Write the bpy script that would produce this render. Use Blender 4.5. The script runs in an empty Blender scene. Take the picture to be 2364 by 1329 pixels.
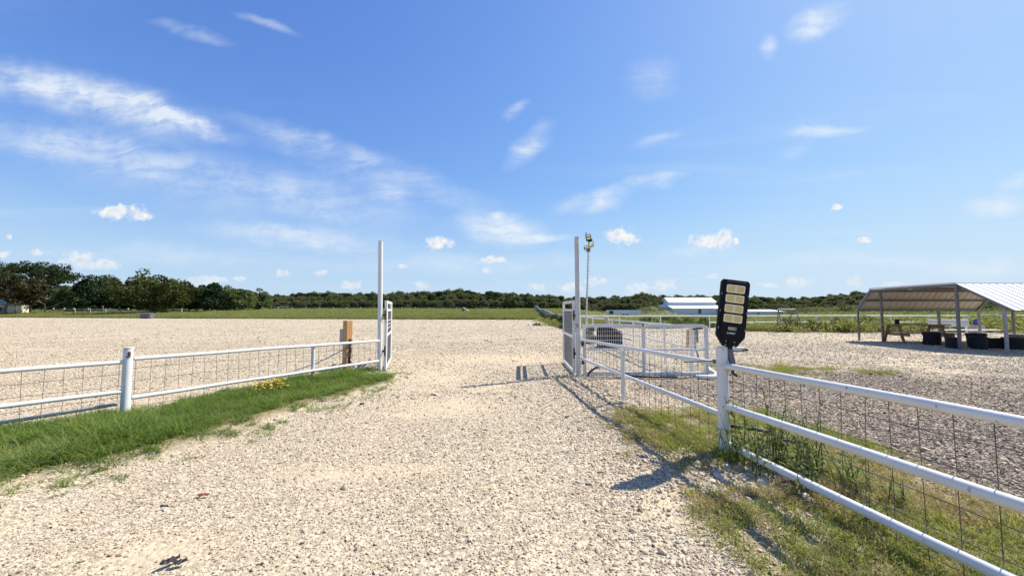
import bpy, math, random
import numpy as np
from mathutils import Vector, Matrix, Euler

S = bpy.context.scene
COL = S.collection
rng = np.random.default_rng(11)
random.seed(11)
R = math.radians

# ------------------------------------------------------------------ camera, light, exposure
cam = bpy.data.cameras.new('camera')
cam_o = bpy.data.objects.new('camera', cam)
COL.objects.link(cam_o)
cam_o.location = (0, 0, 1.4)
cam_o.rotation_euler = (R(90 + 3.183), 0, 0)
cam.sensor_width = 36.0
cam.lens = 36.0 * 890.0 / 2364.0
cam.clip_start = 0.05
cam.clip_end = 6000
S.camera = cam_o

SUN_AZ, SUN_EL = 62.5, 49.0          # degrees clockwise from +Y, and above the horizon
sun = bpy.data.lights.new('sun', 'SUN')
sun.energy = 5.0
sun.angle = R(0.53)
sun.color = (1.0, 0.95, 0.85)
sun_o = bpy.data.objects.new('sun', sun)
COL.objects.link(sun_o)
sdir = Vector((math.sin(R(SUN_AZ)) * math.cos(R(SUN_EL)), math.cos(R(SUN_AZ)) * math.cos(R(SUN_EL)), math.sin(R(SUN_EL))))
sun_o.rotation_euler = sdir.to_track_quat('Z', 'Y').to_euler()
sun_o.location = (30, 20, 40)

S.view_settings.view_transform = 'Standard'
S.view_settings.look = 'None'
S.view_settings.gamma = 1.0
S.view_settings.use_curve_mapping = False
S.view_settings.exposure = 0.58
try:
    S.cycles.max_bounces = 6
    S.cycles.transparent_max_bounces = 8
    S.cycles.use_denoising = True
except Exception:
    pass

# ------------------------------------------------------------------ sky
# direction tables (x/y, z/y, half width, half height, turn, strength)
CIRRUS=[(-1.148,0.565,0.449,0.07,-14,0.95),
    (-0.873,0.502,0.169,0.034,-20,0.75),
    (-0.918,0.37,0.629,0.112,-14,0.34),
    (-0.481,0.295,0.337,0.079,-14,0.34),
    (-0.546,0.191,0.315,0.045,-5,0.75),
    (-0.855,0.737,0.124,0.025,-15,0.34),
    (-0.663,0.764,0.107,0.016,-25,0.4),
    (-0.31,0.295,0.067,0.034,-20,0.4),
    (-0.036,0.214,0.146,0.054,-8,1.0),
    (0.054,0.186,0.124,0.016,3,0.7),
    (0.049,0.429,0.096,0.038,42,0.65),
    (0.009,0.526,0.054,0.022,30,0.42),
    (0.214,0.291,0.124,0.034,14,0.75),
    (0.386,0.341,0.112,0.025,10,0.62),
    (0.394,0.447,0.09,0.02,14,0.32),
    (0.827,0.477,0.146,0.019,3,0.7),
    (0.829,0.788,0.107,0.054,25,0.85),
    (0.688,0.711,0.031,0.043,0,0.6),
    (0.369,0.619,0.084,0.073,0,0.3),
    (1.274,0.278,0.107,0.036,3,0.85),
    (1.329,0.338,0.062,0.027,15,0.7),
    (1.217,0.117,0.213,0.038,4,0.5),
    (0.485,0.163,0.124,0.029,5,0.38),
    (-0.048,0.26,0.029,0.018,0,0.5),
    (0.744,0.423,0.079,0.029,30,0.22),
    (-0.35,0.36,0.42,0.05,-17,0.4),(-1.15,0.42,0.5,0.05,-10,0.4),(-0.55,0.45,0.3,0.03,-18,0.3),(-0.12,0.12,0.5,0.035,0,0.35),(0.9,0.13,0.5,0.03,2,0.3),(-0.9,0.14,0.5,0.04,-3,0.3)]
CUMULUS=[(-1.032,0.261,0.065,0.0191),
    (-0.969,0.246,0.029,0.0112),
    (-1.127,0.133,0.052,0.0213),
    (-1.07,0.122,0.054,0.0146),
    (-0.193,0.178,0.036,0.0146),
    (0.287,0.197,0.045,0.0225),
    (0.519,0.182,0.052,0.0191),
    (0.559,0.19,0.025,0.0225),
    (0.586,0.182,0.011,0.009),
    (-0.05,0.132,0.04,0.009),
    (0.852,0.271,0.016,0.0079),
    (0.919,0.183,0.022,0.0079),
    (-0.592,0.097,0.022,0.0101),
    (0.522,0.089,0.021,0.0067),
    (-0.811,0.076,0.051,0.0157),
    (0.324,0.058,0.038,0.0135),
    (0.392,0.066,0.036,0.0157),
    (0.155,0.058,0.04,0.0135),
    (0.741,0.072,0.045,0.0146),
    (0.89,0.074,0.025,0.0124),
    (-0.417,0.066,0.029,0.0101),
    (-0.759,0.078,0.022,0.0067),
    (-1.232,0.151,0.022,0.0079),
    (-1.317,0.191,0.011,0.009),
    (-0.499,0.097,0.022,0.0067),
    (-0.283,0.114,0.013,0.0056),
    (-0.068,0.103,0.017,0.0079),
    (-1.328,0.146,0.02,0.009),
    (0.065,0.061,0.031,0.0101),
    (-0.71,0.081,0.02,0.0056),
    (-0.236,0.066,0.022,0.0101),
    (0.217,0.074,0.034,0.0135),
    (0.662,0.066,0.029,0.009),
    (0.989,0.066,0.034,0.0101)]
W = bpy.data.worlds.new('World')
S.world = W
W.use_nodes = True
nt = W.node_tree
nt.nodes.clear()
N = nt.nodes.new
Lk = nt.links.new


def math_node(tree, op, a, b=None, c=None, clamp=False):
    n = tree.nodes.new('ShaderNodeMath')
    n.operation = op
    n.use_clamp = clamp
    for i, v in enumerate((a, b, c)):
        if v is None:
            continue
        if isinstance(v, (int, float)):
            n.inputs[i].default_value = v
        else:
            tree.links.new(v, n.inputs[i])
    return n.outputs[0]


def build_sky():
    M = lambda op, a, b=None, c=None, clamp=False: math_node(nt, op, a, b, c, clamp)
    out = N('ShaderNodeOutputWorld')
    bg = N('ShaderNodeBackground')
    Lk(bg.outputs[0], out.inputs[0])
    sky = N('ShaderNodeTexSky')
    sky.sky_type = 'NISHITA'
    sky.sun_disc = False
    sky.sun_elevation = R(SUN_EL)
    sky.sun_rotation = R(SUN_AZ)
    sky.altitude = 150
    sky.air_density = 1.0
    sky.dust_density = 0.6
    sky.ozone_density = 2.2
    bg.inputs['Strength'].default_value = SKY_STRENGTH
    tc = N('ShaderNodeTexCoord')
    sep = N('ShaderNodeSeparateXYZ')
    Lk(tc.outputs['Generated'], sep.inputs[0])
    x, y, z = sep.outputs
    yy = M('MAXIMUM', y, 0.06)
    comb = N('ShaderNodeCombineXYZ')
    Lk(M('DIVIDE', x, yy), comb.inputs[0])
    Lk(M('DIVIDE', z, yy), comb.inputs[1])
    G = comb.outputs[0]

    def noise(vec, scale, detail=4, rough=0.55, dist=0.0):
        n = N('ShaderNodeTexNoise')
        n.inputs['Scale'].default_value = scale
        n.inputs['Detail'].default_value = detail
        n.inputs['Roughness'].default_value = rough
        n.inputs['Distortion'].default_value = dist
        Lk(vec, n.inputs['Vector'])
        return n

    def warp(vec, scale, amount):
        n = noise(vec, scale, 4, 0.6)
        s = N('ShaderNodeVectorMath'); s.operation = 'SUBTRACT'
        Lk(n.outputs['Color'], s.inputs[0]); s.inputs[1].default_value = (0.5, 0.5, 0.5)
        m = N('ShaderNodeVectorMath'); m.operation = 'SCALE'
        Lk(s.outputs[0], m.inputs[0]); m.inputs['Scale'].default_value = amount
        a = N('ShaderNodeVectorMath'); a.operation = 'ADD'
        Lk(vec, a.inputs[0]); Lk(m.outputs[0], a.inputs[1])
        return a.outputs[0]

    def local_len(vec, gx, gz, hw, hh, rot=0.0):
        m = N('ShaderNodeMapping')
        m.vector_type = 'TEXTURE'
        m.inputs['Location'].default_value = (gx, gz, 0)
        m.inputs['Rotation'].default_value = (0, 0, R(rot))
        m.inputs['Scale'].default_value = (hw, hh, 1)
        Lk(vec, m.inputs[0])
        return m.outputs[0]

    def length(v):
        n = N('ShaderNodeVectorMath'); n.operation = 'LENGTH'
        Lk(v, n.inputs[0])
        return n.outputs['Value']

    # --- cirrus: soft streaks high in the sky
    Gw = warp(warp(G, 2.2, 0.10), 11.0, 0.035)
    acc = None
    for gx, gz, hw, hh, rot, st in CIRRUS:
        l = length(local_len(Gw, gx, gz, hw, hh, rot))
        mr = N('ShaderNodeMapRange'); mr.interpolation_type = 'SMOOTHSTEP'
        mr.inputs['From Min'].default_value = 1.15
        mr.inputs['From Max'].default_value = 0.0
        mr.inputs['To Min'].default_value = 0.0
        mr.inputs['To Max'].default_value = st * 1.25
        Lk(l, mr.inputs['Value'])
        acc = mr.outputs[0] if acc is None else M('ADD', acc, mr.outputs[0])
    mp = N('ShaderNodeMapping'); mp.inputs['Rotation'].default_value = (0, 0, R(13)); mp.inputs['Scale'].default_value = (2.6, 17, 1)
    Lk(warp(G, 3.0, 0.16), mp.inputs[0])
    streak = noise(mp.outputs[0], 1.6, 8, 0.68, 0.3).outputs[0]
    puff = noise(warp(G, 6.0, 0.08), 14.0, 6, 0.6).outputs[0]
    tex = M('ADD', M('MULTIPLY', streak, 0.75), M('MULTIPLY', puff, 0.45))
    mr = N('ShaderNodeMapRange'); mr.interpolation_type = 'SMOOTHSTEP'
    mr.inputs['From Min'].default_value = 0.40; mr.inputs['From Max'].default_value = 0.80
    mr.inputs['To Min'].default_value = 0.22; mr.inputs['To Max'].default_value = 1.15
    Lk(tex, mr.inputs['Value'])
    cir = M('MULTIPLY', acc, mr.outputs[0], clamp=True)
    # thin general veil, all round the sky (planar layer seen in perspective)
    zz = M('MAXIMUM', z, 0.04)
    pc = N('ShaderNodeCombineXYZ'); Lk(M('DIVIDE', x, zz), pc.inputs[0]); Lk(M('DIVIDE', y, zz), pc.inputs[1])
    pm = N('ShaderNodeMapping'); pm.inputs['Rotation'].default_value = (0, 0, R(35)); pm.inputs['Scale'].default_value = (0.35, 1.5, 1)
    Lk(pc.outputs[0], pm.inputs[0])
    veil = noise(pm.outputs[0], 0.9, 7, 0.6, 0.4).outputs[0]
    vr = N('ShaderNodeMapRange'); vr.interpolation_type = 'SMOOTHSTEP'
    vr.inputs['From Min'].default_value = 0.50; vr.inputs['From Max'].default_value = 0.85
    vr.inputs['To Max'].default_value = 0.30
    Lk(veil, vr.inputs['Value'])
    cir = M('MAXIMUM', cir, vr.outputs[0])

    # --- small cumulus near the horizon
    Kw = warp(warp(G, 24.0, 0.016), 70.0, 0.007)
    dmin = None
    for gx, gz, hw, hh in CUMULUS:
        loc = local_len(Kw, gx, gz - 0.25 * hh, hw * 1.15, hh * 1.25)
        l = length(loc)
        dmin = l if dmin is None else M('MINIMUM', dmin, l)
    kn = noise(G, 42.0, 5, 0.6).outputs[0]
    dens = M('ADD', M('SUBTRACT', 1.0, dmin), M('MULTIPLY', M('SUBTRACT', kn, 0.5), 2.0))
    kr = N('ShaderNodeMapRange'); kr.interpolation_type = 'SMOOTHSTEP'
    kr.inputs['From Min'].default_value = 0.0; kr.inputs['From Max'].default_value = 0.62
    Lk(dens, kr.inputs['Value'])
    lowf = N('ShaderNodeMapRange'); lowf.inputs['From Min'].default_value = 0.04; lowf.inputs['From Max'].default_value = 0.16
    lowf.inputs['To Min'].default_value = 0.45; lowf.inputs['To Max'].default_value = 1.0
    Lk(z, lowf.inputs['Value'])
    cum = M('MULTIPLY', M('MULTIPLY', kr.outputs[0], lowf.outputs[0]), M('GREATER_THAN', y, 0.06))
    cir = M('MULTIPLY', cir, 0.92)

    # film-like response of the clear sky, the same in every direction: gain * (1 - exp(-a * (c - b))) per channel
    sc = N('ShaderNodeSeparateColor'); Lk(sky.outputs[0], sc.inputs[0])
    cc = N('ShaderNodeCombineColor')
    for i, (gain, a_, b_) in enumerate(SKY_CURVE):
        ex = M('POWER', math.e, M('MULTIPLY', M('MAXIMUM', M('SUBTRACT', sc.outputs[i], b_), 0.0), -a_))
        Lk(M('MULTIPLY', M('SUBTRACT', 1.0, ex), gain * CLOUD_GAIN), cc.inputs[i])
    # pale haze towards the horizon, the same all round
    hz = N('ShaderNodeMapRange'); hz.interpolation_type = 'SMOOTHSTEP'
    hz.inputs['From Min'].default_value = 0.30; hz.inputs['From Max'].default_value = 0.0
    hz.inputs['To Min'].default_value = 0.0; hz.inputs['To Max'].default_value = 0.62
    Lk(z, hz.inputs['Value'])
    mixh = N('ShaderNodeMix'); mixh.data_type = 'RGBA'
    Lk(hz.outputs[0], mixh.inputs[0]); Lk(cc.outputs[0], mixh.inputs[6])
    mixh.inputs[7].default_value = (0.56 * CLOUD_GAIN, 0.73 * CLOUD_GAIN, 0.88 * CLOUD_GAIN, 1)
    k = CLOUD_GAIN
    mixa = N('ShaderNodeMix'); mixa.data_type = 'RGBA'
    Lk(cir, mixa.inputs[0]); Lk(mixh.outputs[2], mixa.inputs[6])
    mixa.inputs[7].default_value = (0.80 * k, 0.88 * k, 0.97 * k, 1)
    # denser cloud cores are a little greyer than their sunlit rims
    mixc = N('ShaderNodeMix'); mixc.data_type = 'RGBA'
    kc = noise(G, 60.0, 4, 0.6).outputs[0]
    cr = N('ShaderNodeMapRange'); cr.inputs['From Min'].default_value = 0.35; cr.inputs['From Max'].default_value = 0.62
    Lk(kc, cr.inputs['Value'])
    Lk(cr.outputs[0], mixc.inputs[0])
    mixc.inputs[6].default_value = (0.72 * k, 0.78 * k, 0.87 * k, 1)
    mixc.inputs[7].default_value = (0.97 * k, 0.97 * k, 0.97 * k, 1)
    mixb = N('ShaderNodeMix'); mixb.data_type = 'RGBA'
    Lk(cum, mixb.inputs[0]); Lk(mixa.outputs[2], mixb.inputs[6]); Lk(mixc.outputs[2], mixb.inputs[7])
    Lk(mixb.outputs[2], bg.inputs['Color'])


SKY_STRENGTH = 0.12
SKY_CURVE = ((1.0, 0.150, 0.20), (1.0, 0.215, 0.30), (1.03, 0.48, 0.80))
CLOUD_GAIN = 1.0 / (SKY_STRENGTH * 2 ** S.view_settings.exposure)
build_sky()
W.cycles.sampling_method = 'MANUAL'
W.cycles.sample_map_resolution = 512

# ------------------------------------------------------------------ materials


def new_mat(name):
    m = bpy.data.materials.new(name)
    m.use_nodes = True
    t = m.node_tree
    b = t.nodes['Principled BSDF']
    return m, t, b


def ramp(tree, fac, stops, interp='LINEAR'):
    r = tree.nodes.new('ShaderNodeValToRGB')
    r.color_ramp.interpolation = interp
    e = r.color_ramp.elements
    while len(e) > len(stops):
        e.remove(e[-1])
    while len(e) < len(stops):
        e.new(0.5)
    for i, (p, c) in enumerate(stops):
        e[i].position = p
        e[i].color = (c[0], c[1], c[2], 1)
    tree.links.new(fac, r.inputs[0])
    return r.outputs[0]


def tnoise(tree, vec, scale, detail=4, rough=0.55, dist=0.0):
    n = tree.nodes.new('ShaderNodeTexNoise')
    n.inputs['Scale'].default_value = scale
    n.inputs['Detail'].default_value = detail
    n.inputs['Roughness'].default_value = rough
    n.inputs['Distortion'].default_value = dist
    if vec is not None:
        tree.links.new(vec, n.inputs['Vector'])
    return n.outputs[0]


def mixc(tree, fac, a, b, blend='MIX'):
    m = tree.nodes.new('ShaderNodeMix')
    m.data_type = 'RGBA'
    m.blend_type = blend
    for i, v in ((0, fac), (6, a), (7, b)):
        if isinstance(v, (int, float)):
            m.inputs[i].default_value = v
        elif isinstance(v, tuple):
            m.inputs[i].default_value = (v[0], v[1], v[2], 1)
        else:
            tree.links.new(v, m.inputs[i])
    return m.outputs[2]


def mrange(tree, v, a, b, c=0.0, d=1.0, smooth=True):
    n = tree.nodes.new('ShaderNodeMapRange')
    n.interpolation_type = 'SMOOTHSTEP' if smooth else 'LINEAR'
    n.inputs['From Min'].default_value = a
    n.inputs['From Max'].default_value = b
    n.inputs['To Min'].default_value = c
    n.inputs['To Max'].default_value = d
    tree.links.new(v, n.inputs['Value'])
    return n.outputs[0]


def gpos(tree):
    return tree.nodes.new('ShaderNodeNewGeometry').outputs['Position']


def bump(tree, bsdf, h, strength=0.3, dist=0.01):
    b = tree.nodes.new('ShaderNodeBump')
    b.inputs['Strength'].default_value = strength
    b.inputs['Distance'].default_value = dist
    tree.links.new(h, b.inputs['Height'])
    tree.links.new(b.outputs[0], bsdf.inputs['Normal'])


def solid(name, col, rough=0.5, metal=0.0, var=0.12, scale=6.0, wear=None, wear_amt=0.0, wear_scale=14.0, bmp=0.0, chips=False):
    m, t, b = new_mat(name)
    p = gpos(t)
    n = tnoise(t, p, scale, 5, 0.6)
    lo = tuple(c * (1 - var) for c in col)
    hi = tuple(min(1, c * (1 + var)) for c in col)
    c = ramp(t, n, [(0.3, lo), (0.7, hi)])
    if wear:
        w = tnoise(t, p, wear_scale, 7, 0.68)
        f = mrange(t, w, 0.74 - wear_amt, 0.80 - wear_amt)
        c = mixc(t, f, c, wear)
    if chips:
        w2 = tnoise(t, p, 46, 6, 0.7)
        big = tnoise(t, p, 2.3, 3, 0.6)
        c = mixc(t, math_node(t, 'MULTIPLY', mrange(t, w2, 0.66, 0.70), mrange(t, big, 0.42, 0.62)), c, (0.17, 0.095, 0.055))
        c = mixc(t, mrange(t, tnoise(t, p, 4.5, 6, 0.65), 0.46, 0.72, 0, 0.35), c, (0.46, 0.455, 0.45))
    t.links.new(c, b.inputs['Base Color'])
    b.inputs['Roughness'].default_value = rough
    b.inputs['Metallic'].default_value = metal
    if bmp:
        bump(t, b, tnoise(t, p, scale * 8, 4), bmp, 0.004)
    return m


MAT = {}
MAT['white_paint'] = solid('white_paint', (0.68, 0.68, 0.665), 0.42, var=0.06, scale=9, wear=(0.34, 0.28, 0.22), wear_amt=0.125, wear_scale=22, bmp=0.12, chips=True)
MAT['white_worn'] = solid('white_worn', (0.52, 0.52, 0.505), 0.55, var=0.14, scale=6, wear=(0.24, 0.22, 0.20), wear_amt=0.16, wear_scale=9, bmp=0.1)
MAT['white_far'] = solid('white_far', (0.78, 0.78, 0.77), 0.5, var=0.06, scale=1.5)
MAT['wire'] = solid('wire', (0.09, 0.083, 0.078), 0.6, 0.0, var=0.25, scale=8)
MAT['wire_white'] = solid('wire_white', (0.74, 0.74, 0.72), 0.5, 0.0, var=0.10, scale=10)
MAT['black_plastic'] = solid('black_plastic', (0.006, 0.006, 0.008), 0.55, var=0.2, scale=20)
MAT['black_plastic'].node_tree.nodes['Principled BSDF'].inputs['Specular IOR Level'].default_value = 0.22
MAT['black_rubber'] = solid('black_rubber', (0.018, 0.017, 0.018), 0.65, var=0.3, scale=12, bmp=0.2)
MAT['black_tub'] = solid('black_tub', (0.0055, 0.0055, 0.0065), 0.75, var=0.3, scale=5, wear=(0.035, 0.033, 0.032), wear_amt=0.18, wear_scale=6)
MAT['dark_steel'] = solid('dark_steel', (0.13, 0.13, 0.14), 0.5, 0.4, var=0.2, scale=7)
MAT['grey_steel'] = solid('grey_steel', (0.15, 0.148, 0.155), 0.6, 0.0, var=0.15, scale=4)
MAT['rust'] = solid('rust', (0.075, 0.042, 0.028), 0.85, var=0.4, scale=30)
MAT['shelter_post'] = solid('shelter_post', (0.26, 0.26, 0.255), 0.6, var=0.12, scale=5)
MAT['tank_grey'] = solid('tank_grey', (0.11, 0.12, 0.12), 0.6, 0.0, var=0.2, scale=1.2)
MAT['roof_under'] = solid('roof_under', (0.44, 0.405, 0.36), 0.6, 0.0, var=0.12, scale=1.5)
MAT['galv'] = solid('galv', (0.42, 0.44, 0.46), 0.45, 0.5, var=0.15, scale=3)
MAT['yellow'] = solid('yellow', (0.72, 0.56, 0.05), 0.45, var=0.1, scale=10)
MAT['led_frame'] = solid('led_frame', (0.95, 0.83, 0.53), 0.4, var=0.04, scale=60)
MAT['led_chip'] = solid('led_chip', (0.74, 0.56, 0.20), 0.45, var=0.10, scale=160)
MAT['sensor'] = solid('sensor', (0.42, 0.35, 0.25), 0.4, var=0.15, scale=90)
MAT['lettering'] = solid('lettering', (0.75, 0.75, 0.78), 0.5, var=0.02, scale=50)
MAT['solar_glass'] = solid('solar_glass', (0.012, 0.018, 0.05), 0.12, var=0.2, scale=40)
MAT['pvc'] = solid('pvc', (0.74, 0.73, 0.70), 0.4, var=0.06, scale=8)
MAT['roof_white'] = solid('roof_white', (0.72, 0.72, 0.71), 0.45, var=0.04, scale=2.5)
MAT['barn_wall'] = solid('barn_wall', (0.76, 0.78, 0.79), 0.55, var=0.06, scale=1.2)
MAT['barn_roof'] = solid('barn_roof', (0.80, 0.80, 0.80), 0.4, var=0.03, scale=1.0)
MAT['window_dark'] = solid('window_dark', (0.03, 0.04, 0.05), 0.12, var=0.2, scale=3)
MAT['cream'] = solid('cream', (0.80, 0.70, 0.53), 0.7, var=0.08, scale=2)
MAT['green_roof'] = solid('green_roof', (0.10, 0.15, 0.13), 0.5, var=0.1, scale=1)
MAT['tarp_grey'] = solid('tarp_grey', (0.28, 0.30, 0.33), 0.6, var=0.18, scale=2.5)
MAT['blue_plastic'] = solid('blue_plastic', (0.04, 0.06, 0.30), 0.4, var=0.1, scale=9)
MAT['char'] = solid('char', (0.012, 0.009, 0.009), 0.9, var=0.5, scale=18, wear=(0.06, 0.035, 0.03), wear_amt=0.15, wear_scale=14, bmp=0.5)
MAT['red_scrap'] = solid('red_scrap', (0.26, 0.07, 0.05), 0.7, var=0.2, scale=60)
MAT['bark'] = solid('bark', (0.16, 0.13, 0.10), 0.9, var=0.3, scale=6, bmp=0.4)
MAT['bark_pale'] = solid('bark_pale', (0.36, 0.32, 0.28), 0.85, var=0.25, scale=5, bmp=0.3)
MAT['stem'] = solid('stem', (0.10, 0.13, 0.045), 0.7, var=0.2, scale=20)
MAT['rock'] = solid('rock', (0.50, 0.45, 0.37), 0.85, var=0.15, scale=25, bmp=0.4)
MAT['brush'] = solid('brush', (0.16, 0.10, 0.065), 0.9, var=0.35, scale=9)


def wood_mat(name, dark, light, scale=1.0, axis='Z'):
    m, t, b = new_mat(name)
    p = gpos(t)
    mp = t.nodes.new('ShaderNodeMapping')
    s = [26 * scale, 26 * scale, 26 * scale]
    s['XYZ'.index(axis)] = 1.6 * scale
    mp.inputs['Scale'].default_value = s
    t.links.new(p, mp.inputs[0])
    n = tnoise(t, mp.outputs[0], 1.0, 6, 0.65, 0.6)
    c = ramp(t, n, [(0.28, dark), (0.5, tuple((a + d) / 2 for a, d in zip(dark, light))), (0.72, light)])
    t.links.new(c, b.inputs['Base Color'])
    b.inputs['Roughness'].default_value = 0.75
    bump(t, b, n, 0.25, 0.004)
    return m


MAT['timber_post'] = wood_mat('timber_post', (0.38, 0.19, 0.065), (0.60, 0.35, 0.15))
MAT['picnic_wood'] = wood_mat('picnic_wood', (0.22, 0.125, 0.06), (0.46, 0.30, 0.15), axis='X')
MAT['weathered'] = wood_mat('weathered', (0.34, 0.27, 0.21), (0.64, 0.54, 0.44))


def leaf_mat(name, dark, light, trans=0.35, rough=0.55, yellow=None):
    m, t, b = new_mat(name)
    g = t.nodes.new('ShaderNodeNewGeometry')
    oi = t.nodes.new('ShaderNodeObjectInfo')
    r = math_node(t, 'FRACT', math_node(t, 'ADD', g.outputs['Random Per Island'], oi.outputs['Random']))
    n = tnoise(t, g.outputs['Position'], 0.55, 3)
    f = math_node(t, 'ADD', math_node(t, 'MULTIPLY', r, 0.6), math_node(t, 'MULTIPLY', n, 0.5), clamp=True)
    stops = [(0.15, dark), (0.75, light)]
    if yellow:
        stops.append((0.98, yellow))
    c = ramp(t, f, stops)
    t.links.new(c, b.inputs['Base Color'])
    b.inputs['Roughness'].default_value = rough
    b.inputs['Specular IOR Level'].default_value = 0.12
    tr = t.nodes.new('ShaderNodeBsdfTranslucent')
    t.links.new(mixc(t, 1.0, c, (1.25, 1.2, 0.6), 'MULTIPLY'), tr.inputs[0])
    mx = t.nodes.new('ShaderNodeMixShader')
    mx.inputs[0].default_value = trans
    out = t.nodes['Material Output']
    t.links.new(b.outputs[0], mx.inputs[1])
    t.links.new(tr.outputs[0], mx.inputs[2])
    t.links.new(mx.outputs[0], out.inputs[0])
    return m


MAT['leaf_oak'] = leaf_mat('leaf_oak', (0.015, 0.025, 0.009), (0.050, 0.068, 0.024), 0.2)
MAT['leaf_brown'] = leaf_mat('leaf_brown', (0.028, 0.026, 0.011), (0.068, 0.060, 0.024), 0.2)
MAT['leaf_cedar'] = leaf_mat('leaf_cedar', (0.012, 0.030, 0.012), (0.035, 0.066, 0.026), 0.15)
MAT['leaf_bright'] = leaf_mat('leaf_bright', (0.026, 0.038, 0.010), (0.090, 0.100, 0.026), 0.25)
MAT['leaf_wood'] = leaf_mat('leaf_wood', (0.058, 0.085, 0.030), (0.150, 0.178, 0.075), 0.3, yellow=(0.17, 0.16, 0.085))
MAT['leaf_shrub'] = leaf_mat('leaf_shrub', (0.075, 0.085, 0.042), (0.17, 0.168, 0.09), 0.3, yellow=(0.21, 0.185, 0.11))
MAT['leaf_weed'] = leaf_mat('leaf_weed', (0.078, 0.092, 0.042), (0.185, 0.19, 0.095), 0.32, 0.8, yellow=(0.25, 0.22, 0.13))
MAT['leaf_hedge'] = leaf_mat('leaf_hedge', (0.035, 0.065, 0.014), (0.10, 0.15, 0.035), 0.3)
MAT['grass_lush'] = leaf_mat('grass_lush', (0.070, 0.125, 0.024), (0.215, 0.30, 0.078), 0.45, yellow=(0.32, 0.34, 0.15))
MAT['grass_dry'] = leaf_mat('grass_dry', (0.125, 0.170, 0.034), (0.335, 0.355, 0.090), 0.45, yellow=(0.54, 0.46, 0.18))
MAT['grass_straw'] = leaf_mat('grass_straw', (0.24, 0.19, 0.085), (0.46, 0.38, 0.19), 0.35, yellow=(0.58, 0.49, 0.27))
MAT['grass_field'] = leaf_mat('grass_field', (0.165, 0.190, 0.070), (0.31, 0.325, 0.125), 0.34, 0.8, yellow=(0.37, 0.34, 0.16))
MAT['petal'] = solid('petal', (0.78, 0.47, 0.02), 0.6, var=0.2, scale=80)


def stone_mat(name, stops):
    m, t, b = new_mat(name)
    oi = t.nodes.new('ShaderNodeObjectInfo')
    c = ramp(t, oi.outputs['Random'], stops)
    n = tnoise(t, gpos(t), 60, 4)
    c = mixc(t, 0.35, c, ramp(t, n, [(0.3, (0.6, 0.57, 0.52)), (0.7, (1, 1, 1))]), 'MULTIPLY')
    c = mixc(t, 1.0, c, (0.885, 0.875, 0.85), 'MULTIPLY')
    t.links.new(c, b.inputs['Base Color'])
    b.inputs['Roughness'].default_value = 0.9
    b.inputs['Specular IOR Level'].default_value = 0.2
    return m


MAT['stone_light'] = stone_mat('stone_light', [(0.0, (0.30, 0.235, 0.16)), (0.15, (0.55, 0.45, 0.325)), (0.7, (0.645, 0.545, 0.41)), (1.0, (0.74, 0.655, 0.52))])
MAT['stone_dark'] = stone_mat('stone_dark', [(0.0, (0.12, 0.095, 0.072)), (0.45, (0.27, 0.212, 0.165)), (0.75, (0.45, 0.365, 0.29)), (1.0, (0.76, 0.67, 0.55))])


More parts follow.
